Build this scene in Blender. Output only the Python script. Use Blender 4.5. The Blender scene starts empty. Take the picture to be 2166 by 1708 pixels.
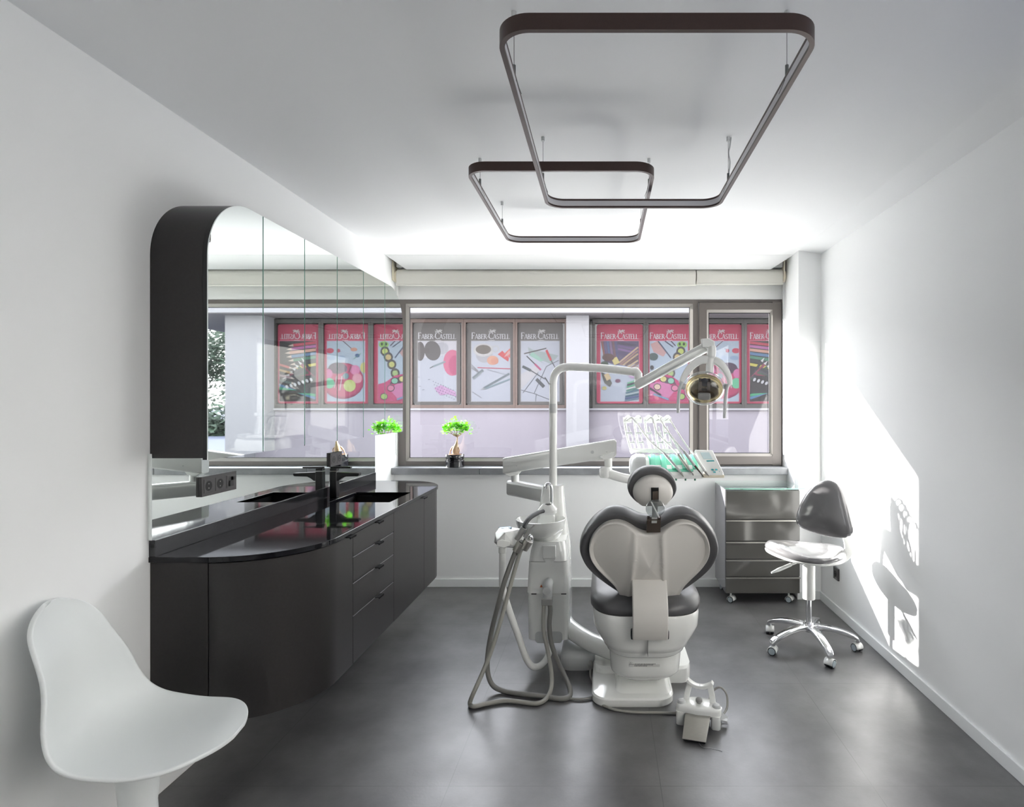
import bpy, bmesh, math, random
from mathutils import Vector, Matrix
random.seed(7)
C = bpy.context.scene.collection
SC = bpy.context.scene

# ------------------------------------------------------------------ camera, world, sun, exposure
F, VX, VY, EYE = 1230.0, 1278.0, 851.0, 1.45          # focal length in px of the 2166x1708 frame, vanishing point, eye height
cd = bpy.data.cameras.new('camera'); cam = bpy.data.objects.new('camera', cd); C.objects.link(cam)
cd.sensor_width = 36.0; cd.lens = F/2166*36.0
cd.shift_x = (1083.0-VX)/2166; cd.shift_y = (VY-854.0)/2166
cd.clip_start = 0.02; cd.clip_end = 300
cam.location = (0, 0, EYE); cam.rotation_euler = (math.pi/2, 0, 0)
SC.camera = cam

w = bpy.data.worlds.new('sky'); SC.world = w; w.use_nodes = True
nt = w.node_tree; bg = nt.nodes['Background']
tc_ = nt.nodes.new('ShaderNodeTexCoord'); sx_ = nt.nodes.new('ShaderNodeSeparateXYZ'); cr_ = nt.nodes.new('ShaderNodeValToRGB')
nt.links.new(tc_.outputs['Generated'], sx_.inputs[0]); nt.links.new(sx_.outputs[2], cr_.inputs[0]); nt.links.new(cr_.outputs[0], bg.inputs[0])
e_ = cr_.color_ramp.elements; e_[0].position = 0.0; e_[0].color = (0.99, 0.985, 0.975, 1); e_[1].position = 0.8; e_[1].color = (0.86, 0.90, 1.0, 1)
bg.inputs[1].default_value = 4.0

SUN = Vector((1, -0.55, -0.365))
sd = bpy.data.lights.new('sun', 'SUN'); sd.energy = 12.0; sd.angle = math.radians(0.6); sd.color = (1.0, 0.975, 0.94)
so = bpy.data.objects.new('sun', sd); C.objects.link(so); so.rotation_euler = SUN.to_track_quat('-Z', 'Y').to_euler(); so.location = (-12, 12, 8)

pd = bpy.data.lights.new('window_portal', 'AREA'); pd.shape = 'RECTANGLE'; pd.size = 3.15; pd.size_y = 1.36
pd.cycles.is_portal = True
pd2 = pd.copy(); pd2.size = 3.0; pd2.size_y = 1.4; po2 = bpy.data.objects.new('fill_window_portal', pd2); C.objects.link(po2); po2.location = (1.84, .4, 1.6); po2.rotation_euler = (0, math.pi/2, math.pi)  # sampling portal for the added side window that fills the near room
pd2.shape = 'RECTANGLE'
po = bpy.data.objects.new('window_portal', pd); C.objects.link(po); po.location = (-0.1, 4.76, 1.6); po.rotation_euler = (-math.pi/2, 0, 0)

SC.view_settings.view_transform = 'Standard'; SC.view_settings.look = 'None'
SC.view_settings.gamma = 1.0; SC.view_settings.use_curve_mapping = False
SC.view_settings.exposure = 1.28
cy = SC.cycles
cy.max_bounces = 10; cy.diffuse_bounces = 6; cy.glossy_bounces = 5; cy.transmission_bounces = 6; cy.transparent_max_bounces = 16
cy.caustics_reflective = False; cy.caustics_refractive = False; cy.sample_clamp_indirect = 8.0

# ------------------------------------------------------------------ photo measures -> place
def W(px, py, Y):  return Vector(((px-VX)/F*Y, Y, EYE-(py-VY)/F*Y))
def WZ(px, py, z):
    Y = (EYE-z)*F/(py-VY); return W(px, py, Y)
def WP(px, py, p0, n):                                   # where the sight line meets a plane
    d = Vector(((px-VX)/F, 1, -(py-VY)/F)); o = Vector((0, 0, EYE))
    t = (Vector(p0)-o).dot(n)/d.dot(n); return o+d*t

# ------------------------------------------------------------------ materials
def mat(name, col, rough=0.5, metal=0.0, spec=0.5, coat=0.0, noise=0.0, nscale=30.0, bump=0.0, bscale=200.0, stretch=None):
    m = bpy.data.materials.new(name); m.use_nodes = True
    n = m.node_tree.nodes; l = m.node_tree.links; b = n['Principled BSDF']
    def lin(c): return c/12.92 if c <= 0.04045 else ((c+0.055)/1.055)**2.4
    c = [lin(v/255.0) for v in col]+[1]
    b.inputs['Base Color'].default_value = c; b.inputs['Roughness'].default_value = rough
    b.inputs['Metallic'].default_value = metal; b.inputs['Specular IOR Level'].default_value = spec
    b.inputs['Coat Weight'].default_value = coat; b.inputs['Coat Roughness'].default_value = 0.06
    if noise or bump:
        tc = n.new('ShaderNodeTexCoord'); mp = n.new('ShaderNodeMapping'); l.new(tc.outputs['Object'], mp.inputs[0])
        if stretch: mp.inputs['Scale'].default_value = stretch
    if noise:
        t = n.new('ShaderNodeTexNoise'); t.inputs['Scale'].default_value = nscale; t.inputs['Detail'].default_value = 5
        l.new(mp.outputs[0], t.inputs[0])
        r = n.new('ShaderNodeValToRGB'); r.color_ramp.elements[0].position = 0.3; r.color_ramp.elements[1].position = 0.7
        r.color_ramp.elements[0].color = [v*(1-noise) for v in c[:3]]+[1]; r.color_ramp.elements[1].color = [min(1, v*(1+noise)) for v in c[:3]]+[1]
        l.new(t.outputs[0], r.inputs[0]); l.new(r.outputs[0], b.inputs['Base Color'])
    if bump:
        t2 = n.new('ShaderNodeTexNoise'); t2.inputs['Scale'].default_value = bscale; t2.inputs['Detail'].default_value = 3
        l.new(mp.outputs[0], t2.inputs[0])
        bp = n.new('ShaderNodeBump'); bp.inputs['Strength'].default_value = bump; bp.inputs['Distance'].default_value = 0.002
        l.new(t2.outputs[0], bp.inputs['Height']); l.new(bp.outputs[0], b.inputs['Normal'])
    return m
def glass(name, f0=0.04, tint=(1, 1, 1), rough=0.0, edge=None):
    m = bpy.data.materials.new(name); m.use_nodes = True; n = m.node_tree.nodes; l = m.node_tree.links
    n.remove(n['Principled BSDF']); out = n['Material Output']
    tr = n.new('ShaderNodeBsdfTransparent'); tr.inputs[0].default_value = (*tint, 1)
    gl = n.new('ShaderNodeBsdfGlossy'); gl.inputs['Roughness'].default_value = rough; gl.inputs[0].default_value = (1, 1, 1, 1)
    lw = n.new('ShaderNodeLayerWeight'); lw.inputs[0].default_value = 0.5
    p = n.new('ShaderNodeMath'); p.operation = 'POWER'; p.inputs[1].default_value = 5; l.new(lw.outputs['Facing'], p.inputs[0])
    a = n.new('ShaderNodeMath'); a.operation = 'MULTIPLY_ADD'; a.inputs[1].default_value = 1-f0; a.inputs[2].default_value = f0; l.new(p.outputs[0], a.inputs[0])
    mx = n.new('ShaderNodeMixShader'); l.new(a.outputs[0], mx.inputs[0]); l.new(tr.outputs[0], mx.inputs[1]); l.new(gl.outputs[0], mx.inputs[2])
    l.new(mx.outputs[0], out.inputs[0]); return m
M = {}
M['wall'] = mat('wall_paint', (240, 241, 241), 0.55, spec=0.3, bump=0.06, bscale=350)
M['ceil'] = mat('ceiling_paint', (236, 237, 238), 0.6, spec=0.25)
M['base'] = mat('baseboard_paint', (238, 240, 240), 0.35)
M['black'] = mat('anthracite_laminate', (54, 52, 52), 0.36, spec=0.5, metal=0.45, noise=0.06, nscale=120, bump=0.05, bscale=600)
M['quartz'] = mat('black_quartz', (18, 18, 22), 0.05, spec=0.36, noise=0.25, nscale=260)
M['quartz2'] = mat('black_quartz_honed', (34, 35, 37), 0.16, spec=0.5, noise=0.2, nscale=30)
M['sock'] = mat('socket_grey', (66, 64, 65), 0.35)
M['gedge2'] = mat('green_glass_edge', (150, 204, 184), 0.2)
M['basin'] = mat('black_granite_sink', (14, 14, 15), 0.7, spec=0.2)
M['blackp'] = mat('black_plastic', (20, 20, 21), 0.35)
M['blackm'] = mat('matt_black_metal', (12, 12, 13), 0.3, spec=0.5)
M['hole'] = mat('socket_well', (5, 5, 5), 0.6)
M['mirror'] = mat('mirror', (238, 243, 241), 0.012, metal=1.0)
M['medge'] = mat('mirror_edge_green', (120, 165, 150), 0.15)
M['frame'] = mat('taupe_window_profile', (106, 100, 96), 0.35, spec=0.5)
M['framel'] = mat('taupe_glazing_bead', (152, 148, 143), 0.3)
M['gasket'] = mat('black_gasket', (22, 24, 28), 0.6)
M['glass'] = glass('window_glass', 0.027)
M['gedge'] = glass('cart_glass', 0.06, (0.93, 0.985, 0.965))
M['sill'] = mat('grey_sill_tile', (140, 142, 145), 0.3, noise=0.12, nscale=14)
M['blind'] = mat('blind_fabric', (214, 212, 204), 0.8, bump=0.2, bscale=900)
M['cream'] = mat('cream_plastic', (226, 218, 198), 0.45)
M['ring'] = mat('brown_anodised_profile', (70, 55, 51), 0.42, metal=0.35, noise=0.05, nscale=300)
M['diff'] = mat('white_diffuser', (205, 204, 208), 0.35)
M['chrome'] = mat('chrome', (225, 226, 228), 0.08, metal=1.0)
M['steel'] = mat('brushed_steel', (170, 168, 162), 0.3, metal=1.0, noise=0.06, nscale=60, stretch=(1, 14, 1))
M['wire'] = mat('steel_wire', (110, 112, 112), 0.35, metal=0.8)
M['pwhite'] = mat('white_moulded_plastic', (226, 230, 230), 0.38, spec=0.45)
M['dwhite'] = mat('dental_white_gloss', (238, 239, 236), 0.14, spec=0.5, coat=0.4)
M['dshell'] = mat('dental_warm_grey_shell', (206, 203, 198), 0.33, spec=0.5, bump=0.05, bscale=900)
M['lgrey'] = mat('light_grey_plastic', (200, 202, 202), 0.3)
M['mgrey'] = mat('mid_grey_plastic', (150, 150, 148), 0.35)
M['uph'] = mat('charcoal_upholstery', (84, 84, 86), 0.36, spec=0.5, bump=0.05, bscale=500)
M['stoolup'] = mat('grey_glossy_leather', (112, 111, 112), 0.16, spec=0.5, coat=0.7)
M['bronze'] = mat('bronze_bracket', (96, 86, 78), 0.3, metal=0.6)
M['clearp'] = glass('clear_plastic', 0.16, (0.78, 0.80, 0.80), 0.06)
M['cleard'] = glass('clear_lamp_cover', 0.06, (0.97, 0.97, 0.97), 0.01)
M['gold'] = mat('lamp_reflector', (255, 246, 218), 0.14, metal=0.9)
M['hose'] = mat('grey_hose', (150, 149, 142), 0.42)
M['hosed'] = mat('dark_grey_hose', (122, 121, 118), 0.4)
M['green'] = mat('mint_silicone', (120, 214, 184), 0.45)
M['teal'] = mat('teal_print', (40, 150, 155), 0.5)
M['blue'] = mat('blue_print', (96, 150, 178), 0.5)
M['dgreen'] = mat('dark_green_knob', (16, 110, 84), 0.4)
M['screen'] = mat('pale_display', (196, 214, 216), 0.2)
M['cartf'] = mat('gloss_grey_lacquer', (74, 73, 70), 0.12, spec=0.5, coat=0.15)
M['carts'] = mat('cart_side_lacquer', (128, 127, 132), 0.12, spec=0.6, coat=0.5)
M['cartd'] = mat('cart_dark_groove', (38, 37, 36), 0.4)
M['rubber'] = mat('dark_rubber', (40, 42, 46), 0.6)
M['cast'] = mat('caster_disc', (176, 188, 194), 0.4)
M['orange'] = mat('orange_sticker', (196, 98, 50), 0.5)
M['ink'] = mat('dark_print', (60, 60, 60), 0.6)
M['sticker'] = mat('pale_sticker', (206, 206, 203), 0.35)
M['pot'] = mat('black_glazed_pot', (18, 18, 22), 0.06, spec=0.6, coat=0.6)
M['soil'] = mat('potting_soil', (120, 86, 62), 0.9, noise=0.4, nscale=120)
M['bark'] = mat('ficus_bark', (196, 166, 136), 0.6, noise=0.3, nscale=60)
M['leaf'] = mat('ficus_leaf', (60, 168, 10), 0.35, noise=0.5, nscale=40)
def leafy(m):
    n = m.node_tree.nodes; l = m.node_tree.links; b = n['Principled BSDF']; t = n.new('ShaderNodeBsdfTranslucent'); mx = n.new('ShaderNodeMixShader'); mx.inputs[0].default_value = 0.3
    t.inputs[0].default_value = (0.30, 0.75, 0.04, 1); l.new(b.outputs[0], mx.inputs[1]); l.new(t.outputs[0], mx.inputs[2]); l.new(mx.outputs[0], n['Material Output'].inputs[0])
leafy(M['leaf'])
M['leaf2'] = mat('tree_leaf', (36, 52, 38), 0.7, noise=0.6, nscale=2)
M['trunk'] = mat('tree_bark', (60, 50, 42), 0.8)
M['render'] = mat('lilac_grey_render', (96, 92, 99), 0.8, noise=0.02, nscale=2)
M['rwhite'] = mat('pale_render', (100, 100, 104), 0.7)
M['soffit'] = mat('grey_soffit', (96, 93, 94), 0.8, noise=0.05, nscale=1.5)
M['wood'] = mat('brown_wood_frame', (54, 37, 31), 0.55, noise=0.15, nscale=12)
M['dfr'] = mat('dark_brown_frame', (26, 23, 22), 0.55)
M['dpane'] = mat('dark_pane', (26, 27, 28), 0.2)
M['asph'] = mat('asphalt', (54, 59, 76), 0.85, noise=0.15, nscale=1.5)
M['bdrop'] = mat('backdrop_beige_grey', (172, 170, 166), 0.8, noise=0.03, nscale=2)  # tone picked for the brightness wanted through the added side window
M['curb'] = mat('pale_concrete', (222, 220, 214), 0.8)

def floor_mat():
    m = mat('dark_vinyl_floor', (92, 91, 92), 0.42, spec=0.8); n = m.node_tree.nodes; l = m.node_tree.links; b = n['Principled BSDF']
    tc = n.new('ShaderNodeTexCoord')
    t1 = n.new('ShaderNodeTexNoise'); t1.inputs['Scale'].default_value = 2.6; t1.inputs['Detail'].default_value = 8; t1.inputs['Roughness'].default_value = 0.62
    l.new(tc.outputs['Object'], t1.inputs[0])
    r = n.new('ShaderNodeValToRGB'); e = r.color_ramp.elements; e[0].position = 0.32; e[1].position = 0.7
    e[0].color = (0.068, 0.067, 0.069, 1); e[1].color = (0.155, 0.153, 0.155, 1)
    l.new(t1.outputs[0], r.inputs[0])
    sp = n.new('ShaderNodeSeparateXYZ'); l.new(tc.outputs['Object'], sp.inputs[0])
    def joint(sock, off):
        a = n.new('ShaderNodeMath'); a.operation = 'ADD'; a.inputs[1].default_value = off; l.new(sock, a.inputs[0])
        mo = n.new('ShaderNodeMath'); mo.operation = 'PINGPONG'; mo.inputs[1].default_value = 0.4; l.new(a.outputs[0], mo.inputs[0])
        c = n.new('ShaderNodeMath'); c.operation = 'LESS_THAN'; c.inputs[1].default_value = 0.0014; l.new(mo.outputs[0], c.inputs[0]); return c
    j1 = joint(sp.outputs[0], 8-1.013); j2 = joint(sp.outputs[1], 8-2.194)
    mx = n.new('ShaderNodeMath'); mx.operation = 'MAXIMUM'; l.new(j1.outputs[0], mx.inputs[0]); l.new(j2.outputs[0], mx.inputs[1])
    mc = n.new('ShaderNodeMix'); mc.data_type = 'RGBA'; mc.inputs[7].default_value = (0.068, 0.067, 0.07, 1)
    l.new(mx.outputs[0], mc.inputs[0]); l.new(r.outputs[0], mc.inputs[6]); l.new(mc.outputs[2], b.inputs['Base Color'])
    t2 = n.new('ShaderNodeTexNoise'); t2.inputs['Scale'].default_value = 5; t2.inputs['Detail'].default_value = 6; l.new(tc.outputs['Object'], t2.inputs[0])
    mr = n.new('ShaderNodeMapRange'); mr.inputs[3].default_value = 0.26; mr.inputs[4].default_value = 0.44; l.new(t2.outputs[0], mr.inputs[0]); l.new(mr.outputs[0], b.inputs['Roughness'])
    bp = n.new('ShaderNodeBump'); bp.inputs['Strength'].default_value = 0.12; bp.inputs['Distance'].default_value = 0.002
    t3 = n.new('ShaderNodeTexNoise'); t3.inputs['Scale'].default_value = 90; l.new(tc.outputs['Object'], t3.inputs[0]); l.new(t3.outputs[0], bp.inputs['Height']); l.new(bp.outputs[0], b.inputs['Normal'])
    return m
M['floor'] = floor_mat()

# ------------------------------------------------------------------ mesh building
def catmull(pts, sub=8):
    pts = [Vector(p) for p in pts]; out = []
    P = [pts[0]*2-pts[1]]+pts+[pts[-1]*2-pts[-2]]
    for i in range(1, len(P)-2):
        a, b, c, d = P[i-1:i+3]
        for k in range(sub):
            t = k/sub
            out.append(0.5*((2*b)+(c-a)*t+(2*a-5*b+4*c-d)*t*t+(3*b-a-3*c+d)*t**3))
    out.append(pts[-1]); return out
def rrect(cx, cy, hx, hy, r, seg=8):
    r = min(r, hx*0.999, hy*0.999); o = []
    for qx, qy, a0 in ((1, 1, 0), (-1, 1, 90), (-1, -1, 180), (1, -1, 270)):
        for k in range(seg+1):
            a = math.radians(a0+90*k/seg); o.append((cx+qx*(hx-r)+r*math.cos(a), cy+qy*(hy-r)+r*math.sin(a)))
    return o
class MB:
    def __init__(s): s.bm = bmesh.new()
    def face(s, vs):
        try: return s.bm.faces.new(vs)
        except ValueError: return None
    def box(s, x0, x1, y0, y1, z0, z1, mi=0):
        v = [s.bm.verts.new((x, y, z)) for x in (x0, x1) for y in (y0, y1) for z in (z0, z1)]
        for q in ((0, 1, 3, 2), (4, 6, 7, 5), (0, 4, 5, 1), (2, 3, 7, 6), (0, 2, 6, 4), (1, 5, 7, 3)):
            f = s.face([v[i] for i in q]); f.material_index = mi
        return s
    def loft(s, secs, cap=True, closed=True, mi=0):
        R = [[s.bm.verts.new(p) for p in sec] for sec in secs]; n = len(R[0])
        for a, b in zip(R, R[1:]):
            for i in range(n if closed else n-1):
                f = s.face([a[i], a[(i+1) % n], b[(i+1) % n], b[i]])
                if f: f.material_index = mi
        if cap and closed:
            for q in (R[0][::-1], R[-1]):
                f = s.face(q)
                if f: f.material_index = mi
        return s
    def tube(s, path, r, seg=12, cap=True, mi=0):
        path = [Vector(p) for p in path]; n = len(path); rs = r if isinstance(r, (list, tuple)) else [r]*n
        secs = []; up = None
        for i, p in enumerate(path):
            t = (path[min(i+1, n-1)]-path[max(i-1, 0)]).normalized()
            if up is None:
                up = Vector((0, 0, 1)) if abs(t.z) < 0.9 else Vector((1, 0, 0))
            u = (up-t*up.dot(t)).normalized(); v = t.cross(u); up = u
            secs.append([p+(u*math.cos(2*math.pi*k/seg)+v*math.sin(2*math.pi*k/seg))*rs[i] for k in range(seg)])
        return s.loft(secs, cap, mi=mi)
    def cyl(s, a, b, r0, r1=None, seg=20, mi=0): return s.tube([a, b], [r0, r0 if r1 is None else r1], seg, mi=mi)
    def beam(s, path, wd, ht, up=(0, 0, 1), r=0.25, seg=4, mi=0):
        path = [Vector(p) for p in path]; n = len(path); up = Vector(up); secs = []
        ws = wd if isinstance(wd, (list, tuple)) else [wd]*n; hs_ = ht if isinstance(ht, (list, tuple)) else [ht]*n
        for i, p in enumerate(path):
            t = (path[min(i+1, n-1)]-path[max(i-1, 0)]).normalized(); sd_ = t.cross(up).normalized(); u = sd_.cross(t)
            secs.append([p+sd_*a+u*b for a, b in rrect(0, 0, ws[i]/2, hs_[i]/2, r*min(ws[i], hs_[i]), seg)])
        return s.loft(secs, mi=mi)
    def lathe(s, prof, c=(0, 0, 0), seg=32, axis=(0, 0, 1), mi=0):
        c = Vector(c); ax = Vector(axis).normalized(); u = ax.orthogonal().normalized(); v = ax.cross(u)
        return s.loft([[c+ax*h+(u*math.cos(2*math.pi*k/seg)+v*math.sin(2*math.pi*k/seg))*max(r, 1e-5) for k in range(seg)] for r, h in prof], mi=mi)
    def prism(s, poly, d0, d1, axis='z', mi=0):
        f = {'z': lambda a, b, d: (a, b, d), 'x': lambda a, b, d: (d, a, b), 'y': lambda a, b, d: (a, d, b)}[axis]
        return s.loft([[f(a, b, d) for a, b in poly] for d in (d0, d1)], mi=mi)
    def pillow(s, out, cen, nrm, prof, disp=None, mi=0):
        cen = Vector(cen); nrm = Vector(nrm); secs = []
        for sc, of in prof:
            sec = []
            for p in out:
                q = cen+(Vector(p)-cen)*max(sc, 0.002); o = of+(disp(q, sc) if disp else 0); sec.append(q+nrm*o)
            secs.append(sec)
        return s.loft(secs, mi=mi)
    def ell(s, c, rx, ry, rz, seg=20, rings=12, mi=0):
        secs = []
        for i in range(rings+1):
            a = -math.pi/2+math.pi*i/rings; q = max(math.cos(a), 1e-3)
            secs.append([(c[0]+rx*q*math.cos(2*math.pi*k/seg), c[1]+ry*q*math.sin(2*math.pi*k/seg), c[2]+rz*math.sin(a)) for k in range(seg)])
        return s.loft(secs, mi=mi)
    def hull(s, pts, mi=0):
        vs = [s.bm.verts.new(p) for p in pts]; r = bmesh.ops.convex_hull(s.bm, input=vs)
        bmesh.ops.delete(s.bm, geom=[g for g in r['geom_interior'] if isinstance(g, bmesh.types.BMVert)], context='VERTS'); return s
    def xf(s, m): bmesh.ops.transform(s.bm, matrix=m, verts=s.bm.verts); return s
    def build(s, name, mats, parent=None, smooth=True, bevel=0.0, bseg=2, kind=None, angle=35, label=None):
        bmesh.ops.remove_doubles(s.bm, verts=s.bm.verts, dist=1e-6)
        bmesh.ops.recalc_face_normals(s.bm, faces=s.bm.faces)
        me = bpy.data.meshes.new(name); o = bpy.data.objects.new(name, me)
        root = parent
        while root is not None and root.parent is not None: root = root.parent
        if root is not None and root.type == 'EMPTY':
            bmesh.ops.translate(s.bm, vec=-root.location, verts=s.bm.verts)
        s.bm.to_mesh(me); s.bm.free()
        for m in (mats if isinstance(mats, (list, tuple)) else [mats]): me.materials.append(M[m] if isinstance(m, str) else m)
        if smooth:
            me.polygons.foreach_set('use_smooth', [True]*len(me.polygons)); me.set_sharp_from_angle(angle=math.radians(angle))
        C.objects.link(o)
        if parent: o.parent = parent
        if bevel:
            b = o.modifiers.new('bevel', 'BEVEL'); b.width = bevel; b.segments = bseg; b.limit_method = 'ANGLE'; b.angle_limit = math.radians(40); b.harden_normals = False
        if kind: o['kind'] = kind
        if label: o['label'] = label
        return o
def thing(name, label, cat, loc=(0, 0, 0), group=None, kind=None):
    o = bpy.data.objects.new(name, None); C.objects.link(o); o.location = loc; o.empty_display_size = 0.1
    if kind: o['kind'] = kind
    else: o['label'] = label; o['category'] = cat
    if group: o['group'] = group
    return o
def tag(o, label, cat, group=None):
    o['label'] = label; o['category'] = cat
    if group: o['group'] = group
    return o
def dup(root, label, loc=None, group=None, rz=None):
    r = root.copy(); C.objects.link(r); r['label'] = label
    if loc is not None: r.location = loc
    if rz is not None: r.rotation_euler[2] = rz
    if group: r['group'] = group
    for ch in list(root.children):
        c = ch.copy(); C.objects.link(c); c.parent = r
        for g in ch.children:
            d = g.copy(); C.objects.link(d); d.parent = c
    return r

# ------------------------------------------------------------------ room shell
XL, XR, XP, CZ = -1.656, 1.595, 1.43, 2.565
YB, YW, YF = 4.567, 4.67, -1.3                            # wall under the window, window plane, wall behind the camera
MB().box(XL-.2, XR+.2, YF-.2, YW+.05, -.15, 0).build('floor', 'floor', kind='structure', smooth=False)
MB().box(XL-.2, XP, YF-.2, 4.46, CZ, CZ+.2).build('ceiling', 'ceil', kind='structure', smooth=False)
MB().box(XL-.2, XR+.2, 4.46, YW+.05, CZ+.06, CZ+.2).build('trim_1', 'ceil', kind='structure', smooth=False)
m = MB(); m.loft([[(XL, 4.40, CZ-.001), (XL, 4.44, CZ+.05), (XP, 4.44, CZ+.05), (XP, 4.40, CZ-.001)],
                  [(XL+.11, 4.545, 2.487), (XL+.11, 4.56, 2.51), (XP-.13, 4.56, 2.51), (XP-.13, 4.545, 2.487)]])
m.build('trim_2', 'ceil', kind='structure', smooth=False)
m = MB(); m.loft([[(XP, y, CZ), (XP, y, CZ+.2), (XR+.2, y, CZ+.2), (XR+.2, y, CZ-.026), (XR, y, CZ-.026)] for y in (YF-.2, 4.46)])
m.build('trim_3', 'ceil', kind='structure', smooth=False)
MB().box(XL-.2, XL, YF-.2, YW+.05, 0, CZ+.06).build('wall_left', 'wall', kind='structure', smooth=False)
m = MB(); m.box(XR, XR+.2, YF-.2, -1.1, 0, CZ+.06); m.box(XR, XR+.2, 1.9, YW+.05, 0, CZ+.06); m.box(XR, XR+.2, -1.1, 1.9, 0, .9); m.box(XR, XR+.2, -1.1, 1.9, 2.3, CZ+.06)
m.build('wall_right', 'wall', kind='structure', smooth=False)
fill_win = thing('added_fill_window', '', '', (XR+.1, .4, .9), kind='structure')          # unseen window added as fill light for the near side of the room
m = MB()
for a, b, c_, d_ in ((-1.1, -1.04, .9, 2.3), (1.84, 1.9, .9, 2.3), (.37, .43, .9, 2.3), (-1.04, 1.84, .9, .96), (-1.04, 1.84, 2.24, 2.3)): m.box(XR+.08, XR+.13, a, b, c_, d_)
m.build('window_frame', 'frame', fill_win, smooth=False)
MB().box(XR+.1, XR+.105, -1.06, 1.86, .94, 2.26).build('glass_pane', 'glass', fill_win, smooth=False)
MB().box(XL, XR, YF-.2, YF, 0, CZ).build('wall_front', 'wall', kind='structure', smooth=False)
m = MB(); m.box(XL, XR, YB, YW+.05, 0, .885); m.box(XL, XR, YW+.005, YW+.05, 2.275, CZ+.06)
m.build('wall_back', 'wall', kind='structure', smooth=False)
MB().box(XP, XR, 4.277, YW+.05, 0, CZ+.02).build('wall_corner', 'wall', kind='structure', smooth=False)
MB().box(XL, XL+.012, YF, YB, 0, .06).build('baseboard_left', 'base', kind='structure', smooth=False, bevel=.002)
MB().box(XR-.012, XR, YF, 4.277, 0, .06).build('baseboard_right', 'base', kind='structure', smooth=False, bevel=.002)
MB().box(XL, XP, YB-.012, YB, 0, .062).build('baseboard_back', 'base', kind='structure', smooth=False, bevel=.002)
MB().box(XP-.012, XR-.012, 4.265, 4.277, 0, .062).build('baseboard_corner', 'base', kind='structure', smooth=False, bevel=.002)
m = MB(); m.box(XL, -.972, 4.52, YW+.02, .885, .937); m.box(-.969, .22, 4.52, YW+.02, .885, .937); m.box(.223, XP, 4.52, YW+.02, .885, .937)
m.build('trim_4', 'sill', kind='structure', smooth=False, bevel=.003)

# window: fixed pane and opening sash
s = YW/F
def fx(p): return (p-VX)*s
def fz(p): return EYE-(p-VY)*s
win = thing('window_1', '', '', (0, YW, .937), kind='structure')
zt, zb = 2.275, .938
m = MB(); y0, y1 = YW, YW+.05
m.box(XL+.003, fx(858), y0, y1, zb, zt); m.box(fx(1466), fx(1477), y0, y1, zb, zt); m.box(fx(1653), XP, y0, y1, zb, zt)
m.box(fx(858), fx(1466), y0, y1, fz(643), zt); m.box(fx(858), fx(1466), y0, y1, zb, fz(976))
m.box(fx(1477), fx(1653), y0, y1, fz(640), zt); m.box(fx(1477), fx(1653), y0, y1, zb, fz(984))
fr = m.build('window_frame', 'frame', win, smooth=False, bevel=.003)
def bead(x0, x1, z0, z1, wd, yf, yb, nm, par):
    m = MB(); o = [(x0, z0), (x1, z0), (x1, z1), (x0, z1)]; i = [(x0+wd, z0+wd), (x1-wd, z0+wd), (x1-wd, z1-wd), (x0+wd, z1-wd)]
    R = [[m.bm.verts.new((a, y, b)) for a, b in L] for L, y in ((o, yf), (i, yf+.018), (i, yb), (o, yb))]
    for a, b in zip(R, R[1:]+R[:1]):
        for k in range(4): m.face([a[k], a[(k+1) % 4], b[(k+1) % 4], b[k]])
    return m.build(nm, 'framel', par, smooth=False)
bead(fx(858), fx(1466), fz(976), fz(643), .024, YW+.004, YW+.03, 'glazing_bead', fr)
def gask(x0, x1, z0, z1, y, par):
    m = MB(); t = .006
    m.box(x0, x1, y, y+.006, z0, z0+t); m.box(x0, x1, y, y+.006, z1-t, z1); m.box(x0, x0+t, y, y+.006, z0, z1); m.box(x1-t, x1, y, y+.006, z0, z1)
    return m.build('gasket', 'gasket', par, smooth=False)
gask(fx(858)+.022, fx(1466)-.022, fz(976)+.022, fz(643)-.022, YW+.024, fr)
MB().box(fx(858)+.02, fx(1466)-.02, YW+.031, YW+.037, fz(976)+.02, fz(643)-.02).build('glass_pane', 'glass', win, smooth=False)
m = MB(); a0, a1, b0, b1 = fx(1478), fx(1652), fz(983), fz(641); q = .058; y0, y1 = YW-.018, YW+.03
m.box(a0, a0+q, y0, y1, b0, b1); m.box(a1-q-.01, a1, y0, y1, b0, b1); m.box(a0+q, a1-q-.01, y0, y1, b0, b0+q+.01); m.box(a0+q, a1-q-.01, y0, y1, b1-q, b1)
sash = m.build('sash', 'frame', win, smooth=False, bevel=.004)
bead(a0+q, a1-q-.01, b0+q+.01, b1-q, .022, y0+.003, y1-.005, 'glazing_bead', sash)
gask(a0+q+.02, a1-q-.03, b0+q+.03, b1-q-.02, y0+.02, sash)
MB().box(a0+q+.018, a1-q-.028, YW+.014, YW+.02, b0+q+.028, b1-q-.018).build('glass_pane', 'glass', win, smooth=False)
for zc in (fz(653), fz(962)):
    MB().cyl((fx(1656.5), YW-.012, zc-.045), (fx(1656.5), YW-.012, zc+.045), .007).cyl((fx(1656.5), YW-.012, zc-.06), (fx(1656.5), YW-.012, zc-.048), .008).build('hinge', 'lgrey', win)

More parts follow.
